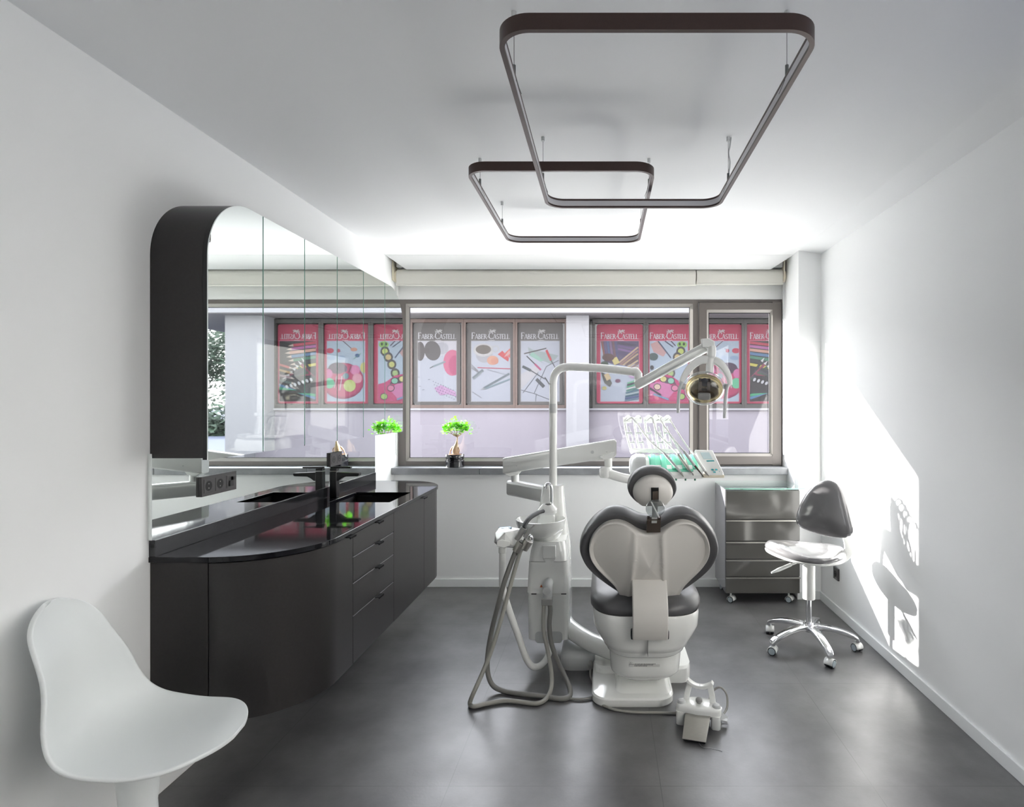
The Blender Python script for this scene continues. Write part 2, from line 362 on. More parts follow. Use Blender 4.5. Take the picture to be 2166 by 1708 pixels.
# roller blinds
def blind(x0, x1, label, zr, drop):
    r = .056; yc = 4.60; zc = EYE-(586-VY)*4.6/F
    t = thing('roller_blind', label, 'blind', ((x0+x1)/2, yc, zc), group='roller blinds above the window')
    pts = [(yc+.004+r*math.cos(a), zc+r*1.1*math.sin(a)) for a in [2*math.pi*k/28 for k in range(28)]]
    MB().prism(pts, x0, x1, 'x').build('fabric_roll', 'blind', t)
    MB().box(x0+.002, x1-.002, yc-r+.004, yc-r+.009, zc-.066-drop, zc+.01).build('hanging_fabric', 'blind', t, smooth=False)
    MB().box(x0+.001, x1-.001, yc-r, yc-r+.014, zc-.078-drop, zc-.064-drop).build('hem_bar', 'blind', t, bevel=.003)
    MB().box(x0, x1, yc-.05, yc+.05, zc+.066, zc+.112).build('head_rail', 'lgrey', t, bevel=.004)
    return t
xs = (1471-VX)*4.6/F
b1_ = blind(XL+.028, xs-.004, 'wide rolled up beige roller blind above the fixed window pane', 0, .003)
b2_ = blind(xs+.004, XP-.03, 'narrow rolled up beige roller blind above the opening sash', 0, -.006)
for b_, x in ((b1_, XL+.014), (b2_, XP-.016)):
    m = MB(); m.box(x-.012, x+.012, 4.53, 4.64, 2.585-.022, 2.615-.022); m.box(x-.012, x-.004, 4.53, 4.64, 2.40, 2.575); m.cyl((x-.01, 4.60, 2.44), (x+.012, 4.60, 2.44), .05)
    m.build('end_bracket', 'cream', b_, bevel=.002)
    MB().tube([(x, 4.575, 2.42), (x, 4.575, 1.05), (x, 4.585, 1.035), (x, 4.595, 1.05), (x, 4.595, 2.42)], .002, 6).build('bead_chain', 'lgrey', b_)

# ------------------------------------------------------------------ vanity on the left wall
Y0, Y1, XC, XFR, RA = 2.12, 4.17, -1.444, -1.12, .324
def outline(off=0.0, n=18, y0=None, y1=None):
    pts = []
    for k in range(n+1):
        a = math.radians(-90+90*k/n); pts.append((XC+(RA+off)*math.cos(a), Y0+RA+(RA+off)*math.sin(a)))
    for k in range(n+1):
        a = math.radians(90*k/n); pts.append((XC+(RA+off)*math.cos(a), Y1-RA+(RA+off)*math.sin(a)))
    return pts
cab = thing('vanity_cabinet', 'wall-hung anthracite vanity cabinet with rounded ends under the black worktop', 'cabinet', (-1.4, 3.14, .28))
o = outline(-.02); MB().prism([(XL+.001, Y0+.02)]+o+[(XL+.001, Y1-.02)], .285, .742, 'z').build('carcass', 'blackp', cab)


def strip(pts_o, pts_i, z0, z1, nm, parent=cab, m_='black'):
    return MB().prism(pts_o+pts_i[::-1], z0, z1, 'z').build(nm, m_, parent, bevel=.0012, bseg=1, angle=25)
MB().box(XL, XC-.0015, Y0, Y0+.018, .28, .864).build('side_panel', 'black', cab, bevel=.001, bseg=1, smooth=False)
n = 22
def arc(cy, a0, a1, r): return [(XC+r*math.cos(math.radians(a0+(a1-a0)*k/n)), cy+r*math.sin(math.radians(a0+(a1-a0)*k/n))) for k in range(n+1)]
g = .0015
d1 = strip([(XC+g, Y0)]+arc(Y0+RA, -90, 0, RA)[1:]+[(XFR, 2.592-g)], [(XC+g, Y0+.018)]+arc(Y0+RA, -90, 0, RA-.018)[1:]+[(XFR-.018, 2.592-g)], .28, .862, 'door')
d1['label'] = 'curved door'
def handle(y, z, par):
    m = MB(); m.box(XFR, XFR+.022, y-.03, y+.03, z-.002, z+.0012); m.box(XFR+.018, XFR+.022, y-.03, y+.03, z-.007, z)
    return m.build('handle', 'basin', par, smooth=False)
handle(2.548, .8625, d1)
zs = [.28, .4955, .641, .759, .862]
for k in range(4):
    dr = MB().box(XFR-.018, XFR, 2.592+g, 3.096-g, zs[k]+g, zs[k+1]-g).build('drawer', 'black', cab, bevel=.001, bseg=1, smooth=False)
    handle(2.87, zs[k+1]-g+.0005, dr)
d2 = MB().box(XFR-.018, XFR, 3.096+g, 3.616-g, .28, .862).build('door', 'black', cab, bevel=.001, bseg=1, smooth=False)
handle(3.585, .8625, d2)
strip([(XFR, 3.616+g)]+arc(Y1-RA, 0, 90, RA), [(XFR-.018, 3.616+g)]+arc(Y1-RA, 0, 90, RA-.018), .28, .862, 'door')['label'] = 'curved far door'
MB().box(XL, XC-.0015, Y1-.018, Y1, .28, .864).build('side_panel', 'black', cab, smooth=False)

top = thing('countertop', 'polished black stone worktop with rounded ends and sunken sink', 'worktop', (-1.4, 3.14, .866))
zt0, zt1 = .866, .886
hole = [(-1.553, 3.272), (-1.208, 3.272), (-1.208, 3.632), (-1.553, 3.632)]
out = [(XL, Y0-.008)]+outline(.008)+[(XL, Y1+.008)]
m = MB()
def holed(z):
    vo = [m.bm.verts.new((a, b, z)) for a, b in out]; vi = [m.bm.verts.new((a, b, z)) for a, b in hole]
    es = [m.bm.edges.new((v[i], v[(i+1) % len(v)])) for v in (vo, vi) for i in range(len(v))]
    bmesh.ops.triangle_fill(m.bm, edges=es, use_beauty=True); return vo, vi
to, ti = holed(zt1); bo, bi = holed(zt0)
for a, b in ((to, bo), (ti, bi)):
    for i in range(len(a)): m.face([a[i], a[(i+1) % len(a)], b[(i+1) % len(a)], b[i]])
m.build('slab', 'quartz', top, bevel=.0025, angle=30)
m = MB(); x0, y0, x1, y1 = -1.553, 3.272, -1.208, 3.632
v = [[m.bm.verts.new((a, b, z)) for a, b in ((x0-e, y0-e), (x1+e, y0-e), (x1+e, y1+e), (x0-e, y1+e))] for e, z in ((.0, .8655), (-.006, .77), (-.012, .752))]
for a, b in zip(v, v[1:]):
    for i in range(4): m.face([a[i], a[(i+1) % 4], b[(i+1) % 4], b[i]])
m.face(v[-1]); m.build('basin', 'basin', top, smooth=False)
MB().box(XL, -1.634, Y0-.006, 4.163, zt1, .947).build('backsplash', 'quartz2', top, bevel=.0015, smooth=False)
# tap
FX, FY = -1.598, 3.445
tp = thing('basin_tap', 'matt black single-lever tap standing behind the sink', 'tap', (FX, FY, zt1))
MB().box(FX-.021, FX+.021, FY-.021, FY+.021, zt1, 1.04).build('tap_body', 'blackm', tp, bevel=.004)
m = MB(); m.prism([(FX+.015, .985), (FX+.03, .985), (FX+.05, 1.0), (FX+.07, 1.01), (FX+.145, 1.012), (FX+.152, 1.018), (FX+.152, 1.03), (FX+.015, 1.036)], FY-.018, FY+.018, 'y')
m.build('spout', 'blackm', tp, bevel=.002, smooth=False)
m = MB(); m.box(FX-.019, FX+.019, FY-.019, FY+.019, 1.044, 1.058); m.box(FX-.02, FX+.10, FY-.012, FY+.012, 1.058, 1.067)
m.build('lever', 'blackm', tp, bevel=.002)
# mirror splash and mirror cabinet
t = MB().box(XL, -1.640, Y0-.012, 4.165, .947, 1.262).build('wall_mirror', ['mirror'], smooth=False, bevel=.001)
tag(t, 'long frameless mirror strip on the wall between worktop and mirror cabinet', 'mirror')
UZ0, UZ1, UR = 1.245, 2.236, .25
def topz(y):
    for c, s_ in ((Y0+UR, -1), (Y1-UR, 1)):
        if (y-c)*s_ > 0: return UZ1-UR+math.sqrt(max(0, UR**2-(y-c)**2))
    return UZ1
mc = thing('mirror_cabinet', 'black wall cabinet with rounded top corners and six mirrored doors', 'mirror cabinet', (-1.55, 3.14, UZ0))
def ys(a, b, n=26): return [a+(b-a)*(1-math.cos(math.pi*k/n))/2 for k in range(n+1)]
yl = ys(Y0, Y0+UR)+ys(Y1-UR, Y1)
MB().prism([(Y0, UZ0)]+[(y, topz(y)) for y in yl]+[(Y1, UZ0)], XL, -1.464, 'x').build('cabinet_body', 'black', mc, angle=25)
MB().prism([(Y0+.0, UZ0-.006)]+[(y, topz(y)+.0) for y in yl]+[(Y1, UZ0-.006)], -1.4635, -1.4485, 'x').build('door_carrier', 'blackm', mc, angle=25)
dw = (Y1-Y0)/6
for k in range(6):
    a, b = Y0+k*dw+(.0 if k == 0 else .0026), Y0+(k+1)*dw-(.0 if k == 5 else .0026)
    yy = ys(a, min(b, Y0+UR))+([b] if b > Y0+UR else []) if k == 0 else (([a] if a < Y1-UR else [])+ys(max(a, Y1-UR), b) if k == 5 else [a, b])
    P = [(a, UZ0-.006)]+[(y, topz(y)) for y in yy]+[(b, UZ0-.006)]
    if topz(a) < UZ0: P = P
    d = MB().prism(P, -1.448, -1.444, 'x').build('mirror_door', 'mirror', mc, smooth=False)
    m = MB()
    if k: m.box(-1.4482, -1.4438, a-.0006, a+.0008, UZ0, topz(a))
    if k < 5: m.box(-1.4482, -1.4438, b-.0008, b+.0006, UZ0, topz(b))
    m.build('glass_edge', 'medge', d, smooth=False)
# sockets
def sockets(n_, y, z, label, jack=False, x=-1.640, sx=1, grp='socket plates'):
    wd = .0805+.071*(n_-1); t = thing('socket_plate', label, 'socket', (x, y+wd/2, z), group=None)
    e = x+.012*sx
    MB().box(min(x, e), max(x, e), y, y+wd, z-.0405, z+.0405).build('cover_frame', 'sock', t, bevel=.0015)
    for k in range(n_):
        c = y+.040+.071*k
        q = MB().box(min(e, e+.0015*sx), max(e, e+.0015*sx), c-.0275, c+.0275, z-.0275, z+.0275).build('socket_insert', 'sock', t, smooth=False, bevel=.0008)
        if jack and k == n_-1:
            MB().box(e+.0016, e+.006, c-.012, c+.012, z-.02, z+.004).box(e+.0016, e+.010, c+.004, c+.016, z+.006, z+.02).build('data_jack', 'blackm', q, smooth=False)
        else:
            MB().cyl((e+.0012*sx, c, z), (e+.0018*sx, c, z), .0205, seg=28).build('socket_well', 'hole', q)
            MB().cyl((e+.0018*sx, c, z-.009), (e+.0024*sx, c, z-.009), .0026, seg=8).cyl((e+.0018*sx, c, z+.009), (e+.0024*sx, c, z+.009), .0026, seg=8).build('pin_hole', 'steel', q)
    return t
sockets(3, 2.352, 1.105, 'black three-gang socket plate with data jack at the near end of the mirror strip', True)
sockets(2, 3.46, 1.105, 'black two-gang socket plate on the mirror strip behind the tap')
sockets(1, 3.94, .275, 'dark single socket plate low on the sunlit white wall behind the stool', x=XR, sx=-1)

# ------------------------------------------------------------------ ring lights
def ring(x0, x1, y0, y1, z0, z1, label, wires, r=.085, th=.013):
    cx, cyy, hx, hy = (x0+x1)/2, (y0+y1)/2, (x1-x0)/2, (y1-y0)/2
    t = thing('ring_light', label, 'pendant light', (cx, cyy, CZ), group='rounded rectangular pendant lights')
    def loop(d, z): return [(a, b, z) for a, b in rrect(cx, cyy, hx-d, hy-d, r-d, 12)]
    m = MB(); m.loft([loop(0, z0), loop(0, z1), loop(th, z1), loop(th, z1-.008), loop(th-.003, z1-.008), loop(th-.003, z0+.008), loop(th, z0+.008), loop(th, z0), loop(0, z0)], cap=False)
    m.build('light_profile', 'ring', t)
    MB().loft([loop(th-.0035, z0+.008), loop(th-.001, z0+.008), loop(th-.001, z1-.008), loop(th-.0035, z1-.008), loop(th-.0035, z0+.008)], cap=False).build('diffuser', 'diff', t)
    for wx, wy in wires:
        wr = MB().cyl((wx, wy, z1+.03), (wx, wy, CZ-.012), .0009, seg=6).build('suspension_wire', 'wire', t)
        MB().cyl((wx, wy, z1-.002), (wx, wy, z1+.032), .0052, seg=12).build('wire_grip', 'wire', wr)
        MB().cyl((wx, wy, CZ-.018), (wx, wy, CZ), .0075, seg=14).build('ceiling_cup', 'lgrey', wr)
        sg = 1 if wx > cx else -1
        MB().tube([(wx, wy, z1+.004), (wx-.01*sg, wy, z1-.02), (wx-.02*sg, wy+.01, z1-.045)], .0008, 6).build('wire_tail', 'wire', wr)
    return t
big = ring(-.264, .528, 1.388, 2.673, 2.34, 2.38, 'large brown rounded rectangular ring light hanging nearest, overlapping the smaller one', [(-.2575, 1.66), (.5215, 1.66), (-.2575, 2.445), (.5215, 2.445)])
ring(-.575, .212, 2.39, 3.48, 2.402, 2.440, 'smaller brown rounded rectangular ring light hanging nearer the window', [(-.5685, 2.663), (.2055, 2.663), (-.5685, 3.242), (.2055, 3.242)])
MB().tube(catmull([(.534, 2.45, CZ), (.530, 2.452, 2.53), (.524, 2.45, 2.50), (.530, 2.45, 2.46), (.526, 2.45, 2.42), (.523, 2.445, 2.385)], 6), .003, 8).build('power_cable', 'lgrey', big)

# ------------------------------------------------------------------ white shell chair, front left
def shell_chair():
    cx, cyc, ang = -1.37, 1.735, math.radians(9)
    t = thing('shell_chair', 'white plastic shell chair on a trumpet pedestal against the wall', 'chair', (cx, cyc, 0))
    ctr = catmull([(.262, 0, .442), (.21, 0, .444), (.12, 0, .434), (.02, 0, .425), (-.08, 0, .43), (-.155, 0, .468), (-.2, 0, .55), (-.222, 0, .66), (-.244, 0, .78), (-.252, 0, .875)], 12)
    L = [0.0]
    for p, q in zip(ctr, ctr[1:]): L.append(L[-1]+(q-p).length)
    def at(v):
        d = v*L[-1]
        for i in range(len(L)-1):
            if d <= L[i+1]+1e-9: return ctr[i].lerp(ctr[i+1], (d-L[i])/(L[i+1]-L[i]))
        return ctr[-1]
    def interp(tb, v):
        for (a, x), (b, y) in zip(tb, tb[1:]):
            if v <= b:
                i = tb.index((a, x)); x0 = tb[max(i-1, 0)][1]; x3 = tb[min(i+2, len(tb)-1)][1]; q = (v-a)/(b-a)
                return .5*(2*x+(y-x0)*q+(2*x0-5*x+4*y-x3)*q*q+(3*x-x0-3*y+x3)*q**3)
        return tb[-1][1]
    hw = [(0, .19), (.22, .222), (.42, .228), (.62, .195), (.8, .155), (1, .13)]
    rise = [(0, .0), (.2, .014), (.4, .05), (.55, .058), (.72, .022), (.86, .0), (1, -.01)]
    fwd = [(0, .0), (.2, .0), (.4, .012), (.55, .05), (.7, .07), (.85, .05), (1, .015)]
    N = 30; K = 12; m = MB(); V = []
    for i in range(N+1):
        v = (1-math.cos(math.pi*i/N))/2; v = .0015+v*.997; p = at(v); row = []
        tf = math.sqrt(max(0, 1-(1-min(v/.17, 1))**2.3)); tb_ = math.sqrt(max(0, 1-(1-min((1-v)/.13, 1))**2.5))
        for k in range(-K, K+1):
            u = k/K; e = abs(u)**2.2*tf*tb_
            row.append(m.bm.verts.new((p.x+interp(fwd, v)*e, interp(hw, v)*u*tf*tb_, p.z+interp(rise, v)*e)))
        V.append(row)
    for i in range(N):
        for k in range(2*K): m.face([V[i][k], V[i][k+1], V[i+1][k+1], V[i+1][k]])
    m.xf(Matrix.Translation((cx, cyc, 0)) @ Matrix.Rotation(ang, 4, 'Z'))
    o = m.build('seat_shell', 'pwhite', t)
    q = o.modifiers.new('thickness', 'SOLIDIFY'); q.thickness = .013; q.offset = -1
    q = o.modifiers.new('round', 'SUBSURF'); q.levels = 1; q.render_levels = 2
    for f_ in o.data.polygons: f_.use_smooth = True
    if 'sharp_edge' in o.data.attributes: o.data.attributes.remove(o.data.attributes['sharp_edge'])
    prof = [(.0, .0), (.20, .0), (.202, .008), (.17, .018), (.11, .035), (.068, .08), (.052, .15), (.047, .25), (.054, .33), (.072, .39), (.09, .412), (.0, .416)]
    MB().lathe(prof, (cx-.02, cyc, 0), 40).build('pedestal', 'pwhite', t)
shell_chair()

# ------------------------------------------------------------------ dental chair
CX = .2
chair = thing('dental_chair', 'reclining dental chair with charcoal cushions and glossy white base', 'dental chair', (CX, 2.95, 0))
# base plate and lift
m = MB(); 
m.loft([[(a, b, z) for a, b in rrect(.138, 3.13, .198-d, .373-d, .085-d*.5, 8)] for z, d in ((0, .004), (.006, 0), (.034, 0), (.042, .006), (.048, .03))])
m.loft([[(a, b, z) for a, b in rrect(.2, 3.22, .25, .22-d, .06, 8)] for z, d in ((0.0, 0), (.07, 0), (.082, .012))])
m.build('base_plate', 'dwhite', chair)
m = MB(); m.loft([[(a, b, z) for a, b in rrect(.19, y, .135-d, hy, .05, 8)] for z, d, y, hy in ((.045, 0, 3.12, .33), (.06, .004, 3.13, .315), (.10, .01, 3.15, .27), (.2, .02, 3.18, .22))])
m.build('lift_housing', 'dwhite', chair)
# body casing in two tiers
def tier(secs, nm, lab=None):
    return MB().loft([[(a, b, z) for a, b in rrect(CX, (yf+yb)/2, hw, (yb-yf)/2, r, 12)] for z, hw, yf, yb, r in secs]).build(nm, 'dwhite', chair, angle=50, label=lab)
tier([(.462, .243, 2.668, 3.46, .13), (.468, .250, 2.660, 3.46, .14), (.455, .254, 2.655, 3.47, .15), (.39, .25, 2.658, 3.47, .15), (.345, .232, 2.672, 3.46, .15), (.31, .213, 2.685, 3.45, .15), (.29, .202, 2.690, 3.44, .14), (.285, .197, 2.699, 3.44, .14), (.279, .194, 2.701, 3.43, .14), (.262, .187, 2.704, 3.42, .14), (.254, .178, 2.715, 3.41, .13)][::-1], 'seat_casing')
tier([(.112, .13, 2.80, 3.30, .1), (.116, .142, 2.785, 3.32, .11), (.132, .157, 2.765, 3.33, .11), (.145, .166, 2.752, 3.34, .11), (.155, .168, 2.748, 3.34, .11), (.2, .171, 2.742, 3.34, .11), (.262, .176, 2.735, 3.35, .11)], 'lower_casing')
MB().box(CX-.0008, CX+.0008, 2.6575, 2.70, .285, .372).build('casing_seam', 'mgrey', chair)
# warning sticker on the lower casing
y_ = 2.7405
st = MB().box(.118, .262, y_, y_+.004, .201, .244).build('warning_sticker', 'sticker', chair, smooth=False)
m = MB(); rr = random.Random(3)
for k in range(8):
    x = .142; e = .142+(.095, .09, .10, .118, .086, .10, .09, .06)[k]; z = .2395-.0048*k
    while x < e: q = rr.uniform(.004, .012); m.box(x, min(x+q, e), y_-.0004, y_, z-.0013, z+.0010); x += q+.0012
tri = [(.119, .212), (.139, .212), (.129, .230)]
for i in range(3):
    a, b = Vector((tri[i][0], y_-.0004, tri[i][1])), Vector((tri[(i+1) % 3][0], y_-.0004, tri[(i+1) % 3][1])); m.cyl(a, b, .0006, seg=4)
m.box(.1284, .1296, y_-.0004, y_, .2175, .225); m.box(.1284, .1296, y_-.0004, y_, .2145, .216)
m.build('warning_text', 'ink', st, smooth=False)
# seat cushion and leg rest
MB().loft([[(a, b, z) for a, b in rrect(CX, (yf+3.5)/2, hw, (3.5-yf)/2, r, 12)] for z, hw, yf, r in
    ((.452, .24, 2.70, .15), (.458, .256, 2.675, .17), (.475, .266, 2.662, .18), (.50, .267, 2.665, .18), (.522, .258, 2.685, .17), (.536, .235, 2.72, .15), (.542, .17, 2.80, .1))]).build('seat_cushion', 'uph', chair, angle=60)
MB().loft([[(CX+a, y, z+b) for a, b in rrect(0, 0, hw, .045, .04, 6)] for y, z, hw in ((3.48, .50, .22), (3.52, .50, .24), (3.9, .49, .21), (4.12, .44, .17), (4.16, .43, .14))]).build('leg_rest', 'uph', chair, angle=60)
# backrest: outline read on the leaning back plane
bn = Vector((0, 1, .42)).normalized(); bp0 = Vector((CX, 2.78, .5))
def bp(px, py, off=0): return WP(px, py, bp0, bn)-bn*off
def mirror_px(half, cx_): return half+[(2*cx_-x, y) for x, y in half[::-1] if abs(x-cx_) > .5]
cxp = 1373.8; cr = lambda L: [(960+x/3.05, 1040+y/3.05) for x, y in L]
cush = cr([(1262, 214), (1240, 213), (1205, 206), (1160, 186), (1120, 165), (1085, 153), (1050, 148), (1012, 150), (975, 162), (930, 187), (888, 224), (852, 268), (824, 315), (810, 362), (808, 405), (822, 450), (848, 497), (885, 538), (925, 572), (975, 610), (1020, 640), (1058, 664), (1085, 690), (1120, 700), (1190, 704), (1262, 705)])
shel = cr([(1262, 272), (1230, 269), (1185, 252), (1145, 226), (1110, 207), (1075, 196), (1040, 193), (1005, 198), (968, 212), (930, 243), (897, 284), (878, 328), (871, 372), (876, 415), (892, 452), (922, 494), (962, 536), (1004, 574), (1040, 612), (1062, 650), (1080, 688), (1100, 701), (1180, 706), (1262, 708)])
def closed_px(h): return h+[(2*cxp-x, y) for x, y in h[-2:0:-1]]
def dense(P3, n):
    P3 = [Vector(p) for p in P3]; P3c = P3+[P3[0]]; Ls = [(b-a).length for a, b in zip(P3c, P3c[1:])]; T = sum(Ls); out_ = []; i = 0; acc = 0
    for k in range(n):
        d = T*k/n
        while acc+Ls[i] < d: acc += Ls[i]; i += 1
        out_.append(P3c[i].lerp(P3c[i+1], (d-acc)/Ls[i]))
    return out_
def smooth_loop(P, it=2):
    for _ in range(it): P = [(P[i-1]+P[i]*2+P[(i+1) % len(P)])/4 for i in range(len(P))]
    return P
co = smooth_loop(dense([bp(x, y) for x, y in closed_px(cush)], 120)); sho = smooth_loop(dense([bp(x, y) for x, y in closed_px(shel)], 160), 1)
cen = bp(cxp, 1188)
MB().pillow(co, cen, -bn, [(0, -.02), (.85, -.02), (.93, -.012), (.965, -.008), (.985, -.014), (.997, -.026), (1.0, -.042), (1.0, -.06), (.985, -.082), (.95, -.1), (.88, -.112), (.6, -.10), (0, -.085)]).build('back_cushion', 'uph', chair, angle=70)
def crease(q, sc):
    u = abs(q.x-CX); vz = max(-.2, min(1.1, (q.z-.5)/.42)); wv = .060+.030*(1-vz)*(.4+.6*max(0, 1-vz)); t = (u-wv)
    k = 1 if sc < .93 else max(0, (1-sc)/.07)
    ridge = .007*math.exp(-(t/.012)**2); return k*(ridge-(.16*max(0, t) if t > 0 else .0)-(.004 if t < -.01 else 0))
MB().pillow(sho, cen, -bn, [(1.0, -.03), (1.0, .0), (.997, .006), (.988, .012), (.975, .016), (.955, .019), (.93, .022)]+[(.9-.03*k, .0235+.0012*k) for k in range(29)]+[(.03, .058), (0, .058)], crease).build('back_shell', 'dshell', chair, angle=60)
# bracket from casing up to the back shell
pt = [(2.628, .386), (2.618, .41), (2.61, .44), (2.608, .48), (2.62, .53), (2.65, .58), (2.69, .62)]
pt2 = catmull([(CX, a, b) for a, b in pt], 6)
MB().beam([q+Vector((.007, 0, 0)) for q in pt2], .160, .034, up=(0, 1, 0), r=.2).build('back_bracket', 'dshell', chair)
m = MB(); m.loft([[(a, y, b) for a, b in rrect(CX+.007, .395, .0865, .0215, .008, 4)] for y in (2.632, 2.67)]); m.build('bracket_slot', 'rubber', chair)
# headrest
hn = Vector((0, 1, .22)).normalized(); hp0 = Vector((.215, 2.53, 1.05))
def hp(px, py, off=0): return WP(px, py, hp0, hn)-hn*off
h = [(1383+52.5*math.sin(a)*(1 if True else 1), 1038-44*math.cos(a)) for a in [math.radians(2*k) for k in range(180)]]
def hd(cx_, cy__, rx, rt, rb, flat):
    o = []
    for k in range(96):
        a = 2*math.pi*k/96; x, y = math.sin(a), -math.cos(a); yy = y*(rt if y < 0 else rb); xx = rx*x*(1-.20*max(0, y)**2)
        o.append((cx_+xx, min(cy__+yy, flat)))
    return o
ho = smooth_loop([hp(x, y) for x, y in hd(1380.5, 1036, 53, 43, 43, 1069)], 2); hi = smooth_loop([hp(x, y) for x, y in hd(1381, 1043, 42.5, 36, 34, 1070)], 1)
hc = hp(1381, 1042)
MB().pillow(ho, hc, -hn, [(0, -.02), (.8, -.015), (.9, -.008), (.96, -.012), (.99, -.024), (1, -.04), (.99, -.06), (.94, -.078), (.8, -.085), (0, -.08)]).build('head_cushion', 'uph', chair, angle=70)
MB().pillow(hi, hc, -hn, [(1, -.02), (1, .002), (.985, .008), (.94, .016), (.85, .026), (.7, .036), (.5, .043), (.25, .047), (0, .048)]).build('head_shell', 'dshell', chair, angle=60)
def hb(x0, x1, y0, y1, o0, o1, nm, mt, par=chair, bev=.001):
    m = MB(); P = [hp(x, y, o) for o in (o0, o1) for x, y in ((x0, y0), (x1, y0), (x1, y1), (x0, y1))]; m.hull(P); return m.build(nm, mt, par, smooth=False, bevel=bev)
hb(1375.5, 1391, 1024, 1052, .044, .052, 'slot', 'hole')
hb(1378, 1389.5, 1030, 1050, .048, .058, 'slide_plate', 'bronze')
kn = hp(1383, 1063, .062); MB().lathe([(0, 0), (.039, 0), (.0405, .003), (.0405, .009), (.039, .012), (0, .012)], kn, 40, -hn).build('clear_knob', 'clearp', chair)
a_, b_ = hp(1374, 1047, .078), hp(1391, 1080, .078); MB().beam([a_, b_], .006, .006, up=-hn).build('knob_grip', 'lgrey', chair)
m = MB(); m.beam([bp(1381.8, 1122, .01), bp(1381.8, 1104, .022), bp(1381.8, 1088, .03)], .062, .012, up=-bn, r=.1); m.build('neck_plate', 'bronze', chair, bevel=.001)
m = MB()
for x in (1370.5, 1393.5): m.beam([bp(x, 1092, .034), bp(x, 1083.5, .04)], .012, .012, up=-bn)
m.cyl(bp(1368, 1089, .04), bp(1396, 1089, .04), .004); m.build('neck_hinge', 'bronze', chair)
MB().beam([bp(1382.5, 1098, .03), bp(1383, 1080, .045), hp(1383, 1056, .056)], .024, .006, up=-hn, r=.1).build('neck_arm', 'lgrey', chair)
m = MB(); m.cyl(hp(1399, 1062, -.05), hp(1399, 1076, -.05), .010); m.cyl(hp(1410, 1058, -.05), hp(1410, 1076, -.05), .010); m.build('hinge_stub', 'lgrey', chair)

# junction box and cables at its side
jb = thing('junction_box', 'low grey floor junction box beside the dental chair base', 'junction box', (-.14, 3.3, 0))
MB().loft([[(a, b, z) for a, b in rrect(-.143, 3.29, .095-d, .155-d, .06-d*.4, 8)] for z, d in ((0, .002), (.004, 0), (.06, .0), (.075, .004), (.088, .016), (.094, .04))]).build('box_shell', 'lgrey', jb)
MB().cyl((-.075, 3.15, .04), (-.072, 3.10, .035), .012, .010).build('cable_gland', 'mgrey', jb)
def cable(path, r, label, mt='hosed', sub=8, nm='floor_cable'):
    o = MB().tube(catmull(path, sub), r, 8).build(nm, mt); o['label'] = label; o['category'] = 'cable'; return o
cable([(-.072, 3.095, .034), (-.07, 3.02, .02), (-.045, 2.94, .008), (-.035, 2.86, .008), (-.06, 2.835, .008), (-.12, 2.82, .008), (-.185, 2.83, .008)], .0065, 'dark cable curving from the grey junction box to the white chair base')
cable([WZ(1256, 1481, .007), WZ(1290, 1499, .007), WZ(1330, 1506.5, .007), WZ(1380, 1508, .007), WZ(1436, 1509, .007)], .006, 'grey cable running along the floor from chair base to foot pedal', 'hose')

# ------------------------------------------------------------------ cuspidor unit
UX = -.305
un = thing('dental_unit', 'white spittoon unit with round basin standing beside the dental chair', 'dental unit', (UX, 3.35, .12))
def usec(z, x0, x1, yf=3.2, yb=3.5, r=.03): return [(a, b, z) for a, b in rrect((x0+x1)/2, (yf+yb)/2, (x1-x0)/2, (yb-yf)/2, r, 6)]
MB().loft([usec(.14, -.419, -.19), usec(.395, -.423, -.195)]).build('lower_panel', 'dwhite', un)
MB().loft([usec(.40, -.425, -.193, 3.188), usec(.571, -.416, -.203, 3.192)]).build('front_panel', 'dwhite', un)
MB().loft([usec(.574, -.415, -.204, 3.192, r=.04), usec(.62, -.41, -.207, 3.2, r=.05), usec(.66, -.402, -.212, 3.215, r=.06), usec(.675, -.40, -.215, 3.22, r=.06)]).build('upper_panel', 'dwhite', un)
m = MB(); m.prism([(a, b) for a, b in rrect(-.305, .155, .075, .032, .02, 5)], 3.199, 3.2005, 'y'); m.build('cable_recess', 'lgrey', un)
for x in (-.385, -.222): MB().box(x-.014, x+.014, 3.185, 3.19, .3955, .3995).build('vent_slot', 'hole', un, smooth=False)
MB().box(-.337, -.265, 3.18, 3.2, .592, .665).lathe([(.036, 0), (.036, .008), (0, .008)], (-.301, 3.20, .598), 24, (0, -1, 0)).build('filter_flap', 'dwhite', un, bevel=.004)
m = MB(); m.lathe([(.075, 0), (.085, .012), (.095, .035), (.098, .045)], (-.335, 3.32, .675), 36); m.build('bowl_collar', 'dwhite', un)
rb = .14; BZ = .786; bc = (-.360, 3.3, 0)
MB().lathe([(0, BZ-.098), (.07, BZ-.098), (.082, BZ-.09), (.103, BZ-.076), (.124, BZ-.052), (.136, BZ-.024), (rb, BZ-.003), (rb+.001, BZ+.002), (rb-.003, BZ+.003), (.128, BZ-.012), (.108, BZ-.042), (.075, BZ-.062), (.02, BZ-.07), (0, BZ-.07)], bc, 56).build('spittoon_bowl', 'dwhite', un)
